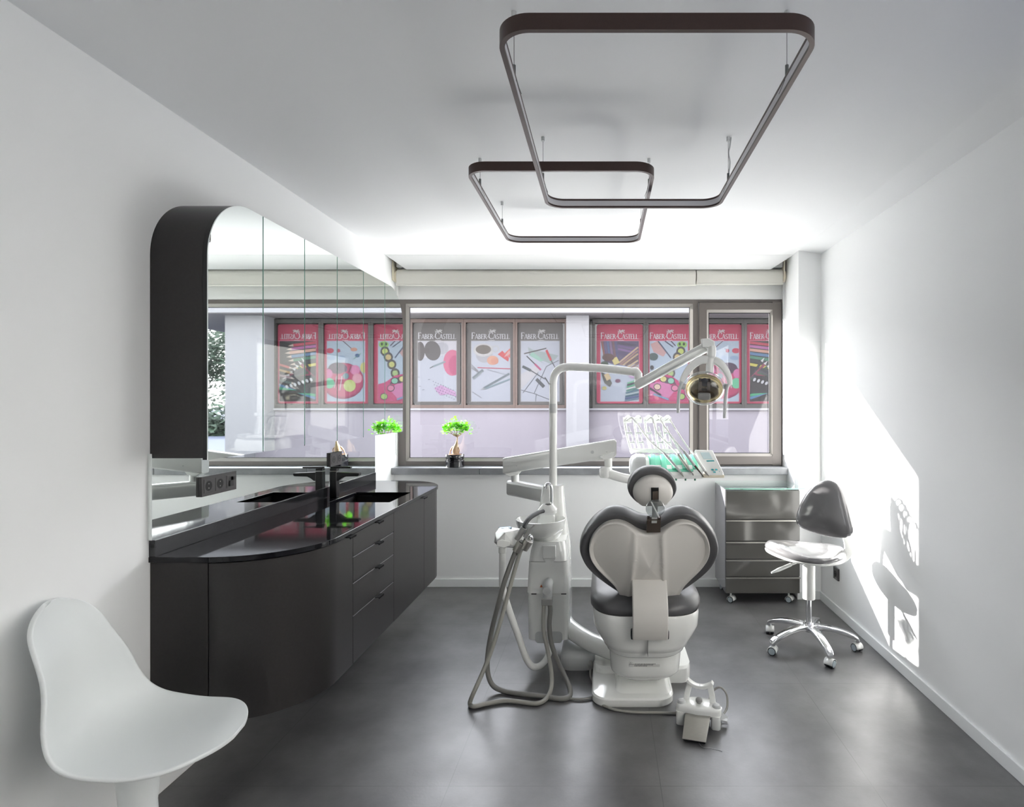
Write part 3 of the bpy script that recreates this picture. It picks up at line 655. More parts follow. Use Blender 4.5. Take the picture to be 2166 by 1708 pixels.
# tall rear housing, filler tap and rinse head
MB().loft([[(a, b, z) for a, b in rrect(x, 3.47, hx, hy, r, 8)] for z, x, hx, hy, r in ((.16, -.262, .062, .07, .03), (.60, -.262, .062, .07, .03), (.70, -.272, .056, .07, .04), (.80, -.278, .048, .065, .045), (.93, -.28, .040, .05, .038), (.955, -.28, .038, .045, .036))]).build('rear_housing', 'dwhite', un)
MB().loft([[(a, b, z) for a, b in rrect(-.335, 3.40, hx, hy, .02, 6)] for z, hx, hy in ((.68, .06, .05), (.78, .05, .045), (.88, .036, .035), (.955, .026, .03), (.965, .02, .025))]).build('tap_column', 'dwhite', un)
MB().tube(catmull([(-.300, 3.33, .86), (-.300, 3.33, .93), (-.303, 3.33, .968), (-.318, 3.33, .982), (-.333, 3.33, .975), (-.337, 3.33, .955)], 6), [.0085]*31, 12).build('cup_filler_tube', 'chrome', un)
m = MB(); m.loft([[(a, b, z) for a, b in rrect(-.322, 3.30, hx, hy, .03, 8)] for z, hx, hy in ((.818, .048, .045), (.825, .054, .05), (.842, .054, .05), (.858, .042, .04), (.872, .030, .03))]); m.build('rinse_head', 'dwhite', un)
MB().lathe([(0, 0), (.017, 0), (.017, .004), (0, .004)], (-.316, 3.285, .8705), 24).build('sensor_eye', 'blackm', un)
# swivel elbow for hoses, sticker, arms
m = MB(); m.tube(catmull([(-.303, 3.20, .46), (-.303, 3.165, .462), (-.305, 3.145, .445), (-.307, 3.14, .40), (-.308, 3.14, .37)], 6), .026, 18); m.build('hose_elbow', 'lgrey', un)
MB().lathe([(0, 0), (.021, 0), (.021, .003), (.004, .004), (.004, .006), (0, .006)], (-.308, 3.117, .437), 24, (0, -1, 0)).build('elbow_cap', 'lgrey', un)
MB().box(-.336, -.280, 3.112, 3.165, .358, .395).build('hose_clamp', 'mgrey', un, bevel=.004)
MB().hull([(-.353, 3.1875, .434), (-.337, 3.1875, .434), (-.345, 3.1875, .450), (-.353, 3.1878, .434), (-.337, 3.1878, .434), (-.345, 3.1878, .450)]).build('warning_triangle', 'orange', un, smooth=False)
MB().tube(catmull([(-.24, 3.35, .20), (-.19, 3.28, .17), (-.08, 3.17, .145), (.06, 3.05, .14)], 6), .049, 22).build('swing_arm', 'dwhite', un)
# two-part arm that carries the instrument tray
MB().beam([(-.617, 3.86, .883), (-.33, 3.55, .883)], .075, .098, r=.25).build('lower_arm', 'dwhite', un)
MB().cyl((-.585, 3.82, .92), (-.585, 3.82, 1.02), .026).build('arm_pivot', 'dwhite', un)

# ------------------------------------------------------------------ lamp on its pole
lp = thing('operating_lamp', 'white dental operating lamp with clear dome on a bent pole', 'lamp', (-.3045, 3.47, .95))
MB().tube(catmull([(-.3045, 3.47, .93), (-.3045, 3.47, 1.50), (-.3045, 3.47, 1.56), (-.294, 3.468, 1.615), (-.262, 3.46, 1.648), (-.22, 3.455, 1.658), (-.16, 3.44, 1.657), (.0, 3.40, 1.646), (.172, 3.36, 1.624)], 6), .0235, 24).build('pole', 'dwhite', lp)
MB().cyl((-.3045, 3.47, 1.385), (-.3045, 3.47, 1.44), .0245, seg=24).build('pole_sleeve', 'lgrey', lp)
MB().tube([(.165, 3.362, 1.625), (.185, 3.356, 1.624), (.195, 3.35, 1.61), (.198, 3.35, 1.575)], [.026, .027, .026, .022], 20).cyl((.198, 3.35, 1.58), (.198, 3.35, 1.55), .024).build('elbow_joint', 'dwhite', lp)
A, B = Vector((.200, 3.345, 1.553)), Vector((.545, 3.08, 1.745))
MB().beam([A-(B-A)*.03, A, B], [.044, .046, .044], [.046, .048, .05], r=.2).build('spring_arm', 'dwhite', lp)
HY = 3.05; q = HY/F
def L_(px, py, y=HY): return W(px, py, y)
MB().hull([L_(1482, 717, 3.08), L_(1500, 716, 3.08), L_(1512, 722, 3.08), L_(1513, 737, 3.08), L_(1484, 735, 3.08), L_(1482, 717, 3.03), L_(1500, 716, 3.03), L_(1512, 722, 3.03), L_(1513, 737, 3.03), L_(1484, 735, 3.03)]).build('arm_head', 'dwhite', lp, bevel=.006)
MB().tube(catmull([L_(1504.5, 733), L_(1505, 745), L_(1504, 755), L_(1502, 765), L_(1501, 789)], 4), [.024]*5+[.024]*4+[.021]*8, 18).build('drop_stem', 'dwhite', lp)
yk = catmull([L_(1440, 812), L_(1447, 797), L_(1460, 778), L_(1478, 764), L_(1495, 761), L_(1514, 764), L_(1530, 777), L_(1541, 797), L_(1544, 815)], 5)
MB().beam(yk, [.024+.020*math.sin(math.pi*i/(len(yk)-1)) for i in range(len(yk))], [.028]*len(yk), up=(0, 1, 0), r=.3).build('yoke', 'dwhite', lp)
MB().tube(catmull([L_(1443, 809, 3.02), L_(1438, 822, 3.01), L_(1435, 845, 3.0), L_(1434.5, 874, 3.0)], 5), .0085, 12).build('grip_handle', 'lgrey', lp)
MB().tube(catmull([L_(1541, 814, 3.02), L_(1537, 825, 3.01), L_(1534, 850, 3.0), L_(1532.5, 885, 3.0)], 5), .0085, 12).build('grip_handle', 'lgrey', lp)
for x in (1445, 1534): MB().cyl(L_(x-4, 817), L_(x+4, 819), .016).build('pivot_knob', 'lgrey', lp)
dc = L_(1489.5, 822); fn = Vector((-.12, -1, -.28)).normalized()
def disc(prof, n_=48, sq=1.0):
    ax = fn; u = Vector((1, 0, 0)); u = (u-ax*u.dot(ax)).normalized(); v = u.cross(ax)
    if v.z < 0: v = -v
    return [[dc+ax*h+(u*math.cos(2*math.pi*k/n_)+v*math.sin(2*math.pi*k/n_)*sq)*max(r, 1e-4) for k in range(n_)] for r, h in prof]
rfl = MB().loft(disc([(.0, -.046), (.035, -.043), (.065, -.031), (.086, -.012), (.095, .004), (.0965, .004), (.088, -.014), (.066, -.035), (.035, -.048), (0, -.051)], sq=.82), cap=False).build('reflector', 'gold', lp)
MB().loft(disc([(.104, -.004), (.1035, .012), (.097, .030), (.080, .048), (.05, .060), (.0, .065)], sq=.86), cap=False).build('clear_dome', 'cleard', lp)
MB().loft(disc([(.104, -.004), (.097, -.030), (.075, -.054), (.04, -.064), (0, -.066)], sq=.86), cap=False).build('clear_dome', 'cleard', lp)
MB().loft(disc([(.098, .002), (.106, .002), (.106, -.005), (.098, -.005), (.098, .002)], sq=.86), cap=False).build('dome_rim', 'clearp', lp)
u = Vector((1, 0, 0)); u = (u-fn*u.dot(fn)).normalized(); v = fn.cross(u)
if v.z < 0: v = -v
def dq(a, b, c): return dc+u*a+v*b+fn*c
for sx in (-1, 1): MB().hull([dq(sx*.022+d, b_, c) for d in (-.008, .008) for b_, c in ((.05, -.02), (.05, .0), (-.02, .0), (-.02, .026), (.04, .02))]).build('bulb_bracket', 'bronze', lp)
MB().hull([dq(a*.03, b_, c) for a in (-1, 1) for b_, c in ((.0, .0), (-.018, .0), (-.018, .03), (-.004, .03))]).build('bulb_bracket', 'bronze', lp)
MB().pillow([dq(a, b_-.034, .026) for a, b_ in rrect(0, 0, .032, .018, .012, 6)], dq(0, -.034, .026), fn, [(0, -.01), (1, -.01), (1, .012), (.9, .018), (0, .02)]).build('glare_cap', 'mgrey', lp)
MB().lathe([(.022, 0), (.022, .006), (.015, .01), (0, .012)], dq(0, .036, .008), 24, fn).build('bulb_socket', 'rubber', lp)

# ------------------------------------------------------------------ instrument tray with whips
TY = 3.62
tr = thing('instrument_tray', 'white dental instrument tray with mint silicone pad and whip arms near the window', 'instrument tray', (.4, 3.72, .98))
U0, U1 = Vector((-.66, 3.82, 1.033)), Vector((.075, 3.56, 1.170))
MB().loft([[U0+(U1-U0)*t+Vector((0, a, b)) for a, b in rrect(0, 0, .035, h/2, .012, 5)] for t, h in ((0, .098), (.02, .104), (.5, .108), (.97, .112), (.985, .108), (1.0, .085))]).build('upper_arm', 'dwhite', tr)
for t_, r_ in ((.13, .004), (.80, .010), (.92, .004)):
    c_ = U0+(U1-U0)*t_+Vector((0, -.036, -.012 if t_ != .8 else .0)); MB().lathe([(r_, 0), (r_, .002), (0, .002)], c_, 20, (0, -1, 0)).build('cap_screw', 'lgrey', tr)
MB().hull([(x, y, z) for x, z in ((-.655, .985), (-.54, 1.0), (-.56, .975), (-.62, .965)) for y in (3.79, 3.85)]).build('pivot_bracket', 'dwhite', tr, bevel=.004)
MB().cyl((.025, 3.56, 1.13), (.025, 3.56, 1.03), .024).hull([(x, y, z) for x, z in ((-.03, 1.12), (.07, 1.15), (.05, 1.11), (.0, 1.10)) for y in (3.53, 3.59)]).build('pivot_post', 'dwhite', tr)
MB().beam(catmull([(-.01, 3.55, 1.025), (.04, 3.55, 1.01), (.12, 3.56, .985), (.22, 3.6, .966), (.32, 3.66, .962)], 6), .07, .055, r=.3).build('carrier_arm', 'dwhite', tr)
MB().lathe([(0, 0), (.035, 0), (.04, .01), (.04, .05), (.03, .065), (0, .068)], (.01, 3.55, .99), 24).build('carrier_hub', 'dwhite', tr)
def T(px, py, y=TY): return W(px, py, y)
MB().loft([[(x, y, z) for y, z in [(3.62+a, 1.035+b) for a, b in rrect(.12, 0, .13-d, .075-d, .05, 6)]] for x, d in ((.165, .035), (.18, .012), (.205, .0), (.26, .0))]).build('tray_end_cap', 'lgrey', tr)
m = MB(); x0, x1 = .255, .615
m.loft([[(x, y, z) for y, z in ((3.60, .975), (3.60, 1.0), (3.64, 1.045), (3.72, 1.085), (3.88, 1.10), (3.90, 1.06), (3.90, .985), (3.85, .97))] for x in (x0, x1)]); m.build('tray_body', 'dwhite', tr, bevel=.004)
m = MB(); m.loft([[(x, y, z) for y, z in ((3.615, 1.016), (3.612, 1.020), (3.70, 1.085), (3.78, 1.102), (3.78, 1.095), (3.70, 1.077))] for x in (x0+.03, x1-.06)]); m.build('silicone_pad', 'green', tr, bevel=.002)
for k in range(5):
    x = .31+.065*k; MB().beam([(x, 3.625, 1.032), (x, 3.70, 1.092), (x, 3.76, 1.108)], .034, .012, r=.45).build('pad_groove', 'green', tr)
pnl = MB().hull([T(1468, 957, 3.70), T(1470, 952, 3.70), T(1507, 953, 3.70), T(1530, 1000, 3.60), T(1529, 1006, 3.60), T(1493, 1006, 3.60), T(1468, 957, 3.73), T(1507, 953, 3.73), T(1531, 1005, 3.64), T(1493, 1006, 3.64)]).build('control_panel', 'dwhite', tr, bevel=.003)
def onp(px, py, o=.002):
    a, b, c = T(1470, 952, 3.70), T(1507, 953, 3.70), T(1530, 1003, 3.60); n_ = (b-a).cross(c-a).normalized(); n_ = n_ if n_.y < 0 else -n_
    return WP(px, py, a, n_)+n_*o
def patch(pts, mt, nm, o=.0035): 
    P = [onp(x, y, o) for x, y in pts]+[onp(x, y, o-.002) for x, y in pts]; return MB().hull(P).build(nm, mt, pnl, smooth=False)
patch([(1481, 958), (1500, 958), (1507, 972), (1488, 972)], 'screen', 'display')
patch([(1494, 975), (1510, 974.5), (1511, 977), (1495, 977.5)], 'teal', 'teal_stripe')
for x, y in ((1504, 993), (1512, 993), (1520, 996), (1508, 998)): patch([(x, y), (x+5, y), (x+6, y+3), (x+1, y+3)], 'teal', 'key_print')
MB().box(.60, .745, 3.60, 3.76, .98, 1.0).build('side_tray', 'cream', tr, bevel=.004)
for x in (1430, 1450, 1470): MB().cyl(T(x, 1011, 3.61), T(x, 1017, 3.61), .0055, seg=12).build('hose_release', 'dgreen', tr)
# whips
wh = [(1322, 1337), (1343, 1355), (1365, 1378), (1386, 1396), (1404, 1413)]
for tx, bx in wh:
    a = T(bx, 960, 3.86); b = T(tx, 893, 3.86); b2 = b+Vector((.03, -.10, .03)); m = MB()
    m.tube(catmull([a, a.lerp(b, .5)+Vector((-.006, 0, 0)), b, b.lerp(b2, .5)+Vector((0, 0, .022)), b2], 5), .0085, 8)
    w_ = m.build('whip_arm', 'dwhite', tr)
    m = MB(); c = a+Vector((.028, 0, 0)); m.tube(catmull([c, c.lerp(b, .5)+Vector((.012, 0, 0)), b+Vector((.022, 0, -.03))], 5), .004, 8); m.build('whip_spring', 'lgrey', tr)
    MB().cyl(b+Vector((-.012, 0, .012)), b+Vector((.045, 0, .012)), .019).build('hose_roller', 'dwhite', w_)
    MB().cyl(b.lerp(a, .35)+Vector((-.01, 0, 0)), b.lerp(a, .35)+Vector((.03, 0, 0)), .007).cyl(b.lerp(a, .65)+Vector((-.008, 0, 0)), b.lerp(a, .65)+Vector((.034, 0, 0)), .006).build('cross_pin', 'lgrey', w_)
MB().hull([T(x, y, yy) for x, y in ((1332, 949), (1432, 950), (1438, 959), (1332, 958)) for yy in (3.84, 3.92)]).build('whip_base', 'dwhite', tr, bevel=.01)
# handpieces, each with its hose running over its whip
hpz = [((1404, 958), (1440, 1000), (1446, 1009), 'fluted silver scaler handpiece leftmost in the tray', 'lgrey', 0), ((1434, 962), (1456, 993), (1466, 1003), 'slim handpiece with a tiny bent head, second in the tray', 'steel', 0),
       ((1447, 955), (1470, 986), (1489, 1010), 'handpiece with a dark tapered nose, third in the tray', 'lgrey', 1), ((1468, 962), (1492, 998), (1500, 1008), 'white handpiece rightmost beside the control panel', 'dwhite', 0)]
for (p0, p1, p2, lb, mt, dk), (tx, bx), (h1, h2) in zip(hpz, (wh[0], wh[2], wh[3], wh[4]), (((1345, 893), (1374, 932)), ((1390, 915), (1416, 942)), ((1398, 890), (1424, 928)), ((1420, 893), (1450, 940)))):
    a, b, c = T(p0[0], p0[1], 3.655), T(p1[0], p1[1], 3.60), T(p2[0], p2[1], 3.585); t_ = thing('dental_handpiece', lb, 'handpiece', b, group='handpieces lying in the instrument tray')
    MB().tube([a, a.lerp(b, .3), a.lerp(b, .6), b], [.008, .0095, .009, .0075], 12).build('grip', mt, t_)
    MB().tube([b, b.lerp(c, .5), c], [.0075, .0045, .002], 10).build('nose', 'bronze' if dk else 'steel', t_)
    if tx == wh[2][0]: MB().cyl(c+Vector((-.003, 0, .004)), c+Vector((.004, 0, -.008)), .005).build('turbine_head', 'steel', t_)
    pth = [T(tx+3, 890, 3.76), T(tx+14, 884, 3.755), T(h1[0], h1[1], 3.74), T(h2[0], h2[1], 3.70), a]
    MB().tube(catmull(pth, 7), .0055, 10).build('supply_hose', 'dwhite', t_)
t_ = thing('air_syringe', 'thin white syringe hose arching highest over the whip arms', 'syringe', T(1450, 980, 3.68), group=None)
MB().tube(catmull([T(1383, 892, 3.8), T(1384, 882, 3.78), T(1392, 881, 3.76), T(1408, 905, 3.74), T(1432, 945, 3.70), T(1450, 975, 3.66)], 7), .006, 10).build('supply_hose', 'dwhite', t_)
MB().tube([T(1450, 975, 3.66), T(1461, 1000, 3.60)], [.008, .003], 10).build('nozzle', 'steel', t_)

# ------------------------------------------------------------------ assistant arm with suction hoses
aa = thing('assistant_arm', 'grey bent tube arm with faceted white suction holder head', 'arm', (-.524, 3.0, .4))
def G(px, py, y): return W(px, py, y)
MB().tube(catmull([G(1063, 1160, 3.0), G(1063, 1200, 3.0), G(1063, 1235, 3.0), G(1067, 1258, 3.0), G(1078, 1295, 3.01), G(1096, 1345, 3.03), G(1108, 1380, 3.05), G(1117, 1400, 3.06), G(1128, 1411, 3.07), G(1142, 1409, 3.10), G(1155, 1396, 3.15), G(1163, 1375, 3.2), G(1166, 1345, 3.3)], 5), .0175, 18).build('bent_tube', 'dwhite', aa)
P = [(1045, 1148), (1048, 1128), (1056, 1117), (1076, 1115), (1100, 1119), (1108, 1128), (1104, 1148), (1088, 1160), (1054, 1157)]
MB().hull([G(x, y, 3.0) for x, y in P]+[G(1068, 1127, 2.93), G(1068, 1145, 2.93), G(1092, 1158, 2.94), G(1050, 1147, 2.95), G(1056, 1119, 3.09), G(1098, 1121, 3.09), G(1080, 1119, 3.05)]).build('holder_head', 'dwhite', aa, smooth=False, bevel=.003)
MB().hull([G(1055, 1116.5, 3.07), G(1079, 1114.8, 3.07), G(1083, 1118, 2.985), G(1060, 1119.5, 2.985), G(1055, 1115.5, 3.07), G(1079, 1113.8, 3.07), G(1083, 1116.6, 2.985), G(1060, 1118.2, 2.985)]).build('key_pad', 'blue', aa, smooth=False)
MB().hull([G(x, y, yy) for x, y in ((1051, 1145), (1062, 1142), (1079, 1146), (1079, 1155), (1066, 1160), (1051, 1156)) for yy in (2.91, 2.97)]).cyl(G(1063, 1157, 3.0), G(1063, 1170, 3.0), .0205).build('swivel_block', 'dwhite', aa, bevel=.003)
for (x, y) in ((1098, 1158), (1113, 1153)):
    c = G(x, y, 2.93); MB().tube([c+Vector((-.014, 0, -.022)), c+Vector((.012, 0, .022))], [.022, .025], 22).build('holder_cup', 'steel', aa)
MB().lathe([(0, 0), (.014, 0), (.016, .008), (.012, .02), (0, .022)], G(1122, 1141, 2.96), 18, (0, -.4, 1)).build('holder_stub', 'chrome', aa)
def fl(px, py, r): return WZ(px, py, r)
h1 = [G(1104, 1146, 2.93), G(1092, 1165, 2.95), G(1080, 1195, 2.94), G(1066, 1235, 2.93), G(1051, 1290, 2.93), G(1038, 1345, 2.93), G(1031, 1395, 2.925), G(1033, 1430, 2.92), G(1044, 1452, 2.90), fl(1065, 1462, .014), fl(1100, 1468, .014), fl(1150, 1474, .014), fl(1185, 1479, .014), G(1204, 1474, 2.835), G(1205, 1456, 2.88), G(1192, 1425, 2.96), G(1176, 1390, 3.03), G(1165, 1355, 3.08), G(1162, 1320, 3.11), G(1164, 1290, 3.13), G(1160, 1262, 3.14)]
sh = thing('suction_hose', 'thick grey suction hose looping from holder head to the floor and unit', 'hose', (-.55, 2.9, .0), group=None)
MB().tube(catmull(h1, 7), .0125, 12).build('corrugated_hose', 'hosed', sh)
MB().tube([G(1093, 1142, 2.93), G(1108, 1117, 2.93)], [.0145, .0165], 16).build('hand_grip', 'mgrey', sh)
MB().tube(catmull([G(1107, 1119, 2.93), G(1112, 1107, 2.96), G(1122, 1095, 3.02), G(1137, 1086, 3.12), G(1149, 1082, 3.24)], 6), [.012]*19+[.010]*6, 14).build('saliva_tube', 'rubber', sh)
h2 = [G(1118, 1147, 2.93), G(1104, 1160, 2.95), G(1092, 1195, 2.93), G(1078, 1245, 2.90), G(1060, 1310, 2.87), G(1040, 1375, 2.84), G(1018, 1430, 2.80), G(1001, 1468, 2.76), fl(994, 1489, .012), fl(1003, 1495, .012), fl(1030, 1489, .012), fl(1070, 1483, .012), fl(1110, 1487, .012), fl(1135, 1489, .012), G(1154, 1480, 2.81), G(1165, 1460, 2.86), G(1167, 1430, 2.93), G(1160, 1385, 3.02), G(1150, 1335, 3.08), G(1150, 1290, 3.12), G(1152, 1262, 3.14)]
sh2 = thing('suction_hose', 'thinner grey suction hose whose floor loop reaches furthest toward the worktop', 'hose', (-.6, 2.85, .0))
MB().tube(catmull(h2, 7), .0105, 12).build('corrugated_hose', 'hose', sh2)
MB().tube([G(1110, 1137, 2.93), G(1124, 1119, 2.93), G(1126, 1116, 2.93), G(1131, 1110, 2.93)], [.012, .010, .006, .004], 14).build('hand_grip', 'mgrey', sh2)

# ------------------------------------------------------------------ foot pedal
fp = thing('foot_pedal', 'grey foot control with carrying handle and steel pedal on the floor', 'foot pedal', (.42, 2.62, 0))
R = Matrix.Translation((.42, 2.60, 0)) @ Matrix.Rotation(math.radians(-16), 4, 'Z')
def FPb(m, *a, **k): m.xf(R); return m.build(*a, **k)
m = MB()
for sx in (-1, 1): m.loft([[(x, y, z) for x, y in rrect(sx*.0775, .035+t, .0215-q, .05-q, .012, 5)] for z, q, t in ((0, .0015, 0), (.003, 0, 0), (.058, 0, .002))])
def body(dx, dy, t): 
    o = [(-.098, -.006), (-.06, -.013), (.0, -.017), (.06, -.013), (.098, -.006), (.104, .02), (.098, .052), (.072, .082), (.0, .102), (-.072, .082), (-.098, .052), (-.104, .02)]
    o = smooth_loop(dense([Vector((x, y, 0)) for x, y in o], 60), 2); return [(q.x*dx, .04+(q.y-.04)*dy, t) for q in o]
m.loft([body(.985, .985, .054), body(1, 1, .057), body(.985, .97, .074), body(.965, .94, .081), body(.90, .86, .086), body(.7, .6, .088)])
m.box(-.065, .065, .012, .06, .03, .056)
FPb(m, 'pedal_body', 'dwhite', fp, angle=50)
m = MB()
for sx in (-1, 1): m.beam([(sx*.062, .055, .075), (sx*.055, .062, .12), (sx*.046, .066, .158)], .026, .016, up=(0, 1, 0), r=.2)
m.beam(catmull([(-.058, .066, .172), (-.04, .066, .158), (-.015, .066, .148), (.015, .066, .148), (.04, .066, .158), (.058, .066, .172)], 5), .03, .015, r=.2)
FPb(m, 'carry_handle', 'dwhite', fp)
m = MB(); m.hull([(-.056, -.004, .058), (.056, -.004, .058), (.05, -.145, .014), (-.05, -.145, .014), (-.056, -.004, .062), (.056, -.004, .062), (.05, -.147, .018), (-.05, -.147, .018)])
FPb(m, 'steel_pedal', 'steel', fp, smooth=False, bevel=.001)
m = MB(); m.hull([(-.052, -.01, .056), (.052, -.01, .056), (.046, -.138, .012), (-.046, -.138, .012), (-.052, -.01, .002), (.052, -.01, .002), (.046, -.13, .002), (-.046, -.13, .002)]); FPb(m, 'pedal_underside', 'rubber', fp, smooth=False)
for x, y, mt in ((-.078, .022, 'lgrey'), (.078, .022, 'lgrey')): FPb(MB().lathe([(.019, 0), (.019, .008), (.015, .017), (.007, .021), (0, .022)], (x, y, .080), 24), 'foot_button', mt, fp)
FPb(MB().lathe([(.010, 0), (.010, .006), (.0155, .012), (.015, .022), (.008, .028), (0, .029)], (.0, .032, .084), 24), 'joystick', 'mgrey', fp)
m = MB()
for x, y in ((-.042, .02), (.042, .02), (-.065, .052), (.068, .052)): m.lathe([(.004, 0), (.004, .0008), (0, .0008)], (x, y, .0842), 12)
FPb(m, 'printed_symbol', 'teal', fp)
FPb(MB().box(.098, .125, .03, .055, .02, .024).hull([(.098, .02, .03), (.098, .06, .03), (.13, .035, .04), (.098, .04, .06)]), 'side_lever', 'lgrey', fp, smooth=False)
FPb(MB().tube(catmull([(.03, .09, .03), (.03, .13, .04), (.05, .15, .09), (.085, .15, .115), (.115, .14, .09), (.118, .12, .04), (.10, .08, .02)], 6), .005, 8), 'cable_loop', 'hose', fp)
o = MB().tube(catmull([WZ(1478, 1572, .002), WZ(1486, 1581, .0015), WZ(1500, 1583, .0015), WZ(1512, 1585, .0015), WZ(1528, 1590, .0015)], 6), .0008, 5).build('loose_thread', 'lgrey'); tag(o, 'loose pale thread on the floor in front of the foot pedal', 'thread')

# ------------------------------------------------------------------ drawer cart
ct = thing('drawer_cart', 'grey glossy five-drawer cart with glass top beside the window', 'cart', (1.13, 4.34, 0))
cx0, cx1, cf, cb = .867, 1.397, 4.15, 4.545; s_ = cf/F
def cz(py): return EYE-(py-VY)*s_
zb_, zt_ = cz(1256), cz(1037)
MB().box(cx0, cx1, cf+.018, cb, zb_, zt_).build('cart_body', 'carts', ct, smooth=False, bevel=.002)
ze = [1037.5, 1099, 1145, 1183, 1220, 1256]
for a, b in zip(ze, ze[1:]):
    d_ = MB().box(cx0+.003, cx1-.001, cf, cf+.0175, cz(b)+.001, cz(a)-.004).build('drawer', 'cartf', ct, smooth=False, bevel=.0015)
    if a > 1050: MB().box(cx0+.003, cx1+.002, cf-.009, cf+.002, cz(a)-.014, cz(a)-.0065).build('drawer_grip', 'steel', d_, smooth=False)
MB().box(cx0+.002, cx1-.002, cf+.012, cf+.0182, zb_, zt_).build('drawer_gap', 'cartd', ct, smooth=False)
g_ = [(cx0-.005, cf-.002), (cx0+.02, cf-.016), (cx0+.10, cf-.016), (cx0+.118, cf-.028), (cx1-.118, cf-.028), (cx1-.10, cf-.016), (cx1+.03, cf-.016), (cx1+.03, cb), (cx0-.005, cb)]
MB().prism(g_, zt_+.006, zt_+.014, 'z').build('glass_top', 'gedge', ct, smooth=False)
m = MB(); m.prism(g_[:2]+g_[2:7]+[(x, y+.0012) for x, y in g_[6:0:-1]]+[(g_[0][0], g_[0][1]+.0012)], zt_+.0065, zt_+.0135, 'z'); m.build('glass_edge', 'gedge2', ct, smooth=False)
def caster(x, y, r, par, name='caster', ang=0):
    Rm = Matrix.Translation((x, y, 0)) @ Matrix.Rotation(ang, 4, 'Z')
    m = MB()
    for sx in (-1, 1): m.lathe([(0, -.009), (r, -.009), (r, .009), (0, .009)], (sx*.013, 0, r), 22, (1, 0, 0))
    w_ = m.xf(Rm).build(name, 'rubber', par)
    for sx in (-1, 1): MB().lathe([(r*.78, 0), (r*.78, .002), (0, .003)], (sx*.0225, 0, r), 22, (sx, 0, 0)).xf(Rm).build('hub_disc', 'cast', w_)
    m = MB(); m.loft([[(sx, r*1.08*math.cos(a), r+r*1.08*math.sin(a)) for a in [math.radians(-10+200*k/12) for k in range(13)]] for sx in (-.0245, .0245)], closed=False); m.cyl((0, .006, r), (0, .006, r*2+.02), .007)
    f_ = m.xf(Rm).build('caster_fork', 'dwhite', w_)
    q = f_.modifiers.new('s', 'SOLIDIFY'); q.thickness = .002
for x in (cx0+.055, cx1-.055):
    for y, a in ((cf+.06, .9), (cb-.05, .2)): caster(x, y, .024, ct, ang=a)

# ------------------------------------------------------------------ rolling stool
SX, SY = 1.212, 3.443
sl = thing('rolling_stool', 'rolling dentist stool with grey glossy leather seat and chrome five-star base', 'stool', (SX, SY, 0))
for a in (-85, -13, 59, 131, 203):
    d_ = Vector((math.cos(math.radians(a)), math.sin(math.radians(a)), 0)); c = Vector((SX, SY, 0))
    pth = catmull([c+Vector((0, 0, .118)), c+d_*.07+Vector((0, 0, .122)), c+d_*.15+Vector((0, 0, .113)), c+d_*.225+Vector((0, 0, .092)), c+d_*.262+Vector((0, 0, .074)), c+d_*.268+Vector((0, 0, .055))], 5); k = len(pth)
    lg = MB().beam(pth, [.032-.008*i/k for i in range(k)], [.056-.022*i/k for i in range(k)], up=(0, 0, 1) if False else (-d_.y, d_.x, 0), r=.35).build('base_leg', 'chrome', sl)
    e_ = c+d_*.265; caster(e_.x, e_.y, .024, lg, ang=math.radians(a+35))
MB().lathe([(0, .095), (.03, .095), (.036, .105), (.034, .135), (.026, .15), (0, .15)], (SX, SY, 0), 28).build('base_hub', 'chrome', sl)
MB().cyl((SX, SY, .14), (SX, SY, .36), .0165, seg=24).build('gas_piston', 'chrome', sl)
MB().lathe([(0, .285), (.034, .285), (.036, .29), (.036, .50), (.042, .505), (.042, .53), (0, .53)], (SX, SY, 0), 28).build('column_sleeve', 'dwhite', sl)
def seat_out(sc): 
    o = []
    for k in range(48):
        a = 2*math.pi*k/48; r = .212*(1+.07*math.cos(3*(a-math.radians(20)))); o.append((1.195+sc*r*1.08*math.cos(a), SY+sc*r*math.sin(a)))
    return o
def sz(x, y, z): return z-(x-1.195)*.06
MB().loft([[(a, b, sz(a, b, z)) for a, b in seat_out(s_)] for z, s_ in ((.532, .3), (.534, .9), (.540, .99), (.548, 1.0), (.552, .985))]).build('seat_pan', 'dwhite', sl)
secs = []
for z, s_ in ((.5515, .96), (.554, .99), (.563, 1.005), (.574, .995), (.584, .96), (.590, .9), (.5925, .8), (.592, .6), (.588, .4), (.586, .2), (.585, .02)):
    secs.append([(a, b, sz(a, b, z)+(.012*math.cos(2*math.atan2(b-SY, a-1.195)) if s_ < .95 else .003*math.cos(2*math.atan2(b-SY, a-1.195)))*min(1, s_*1.3)*(-1 if False else 1)) for a, b in seat_out(s_)])
MB().loft(secs).build('seat_cushion', 'stoolup', sl, angle=80)
sn = Vector((-.50, -.86, .10)).normalized(); sp0 = Vector((1.30, 3.36, .826))
bo = [(1683, 1104), (1686, 1085), (1694, 1064), (1706, 1044), (1722, 1027), (1740, 1017), (1757, 1015), (1772, 1021), (1783, 1035), (1791, 1055), (1797, 1078), (1803, 1103), (1807, 1122), (1803, 1134), (1790, 1139), (1770, 1138.5), (1745, 1134), (1720, 1127), (1700, 1119), (1688, 1112)]
bo3 = smooth_loop(dense([WP(x, y, sp0, sn) for x, y in bo], 80), 3); bcn = WP(1748, 1085, sp0, sn)
MB().pillow(bo3, bcn, sn, [(0, -.02), (.9, -.02), (1.0, -.012), (1.005, -.002), (.998, .012), (.97, .024), (.91, .034), (.8, .043), (.6, .053), (.4, .060), (.2, .064), (0, .065)], lambda q, sc: -.03*((q.x-bcn.x)/.16)**2*0).build('back_pad', 'stoolup', sl, angle=80)
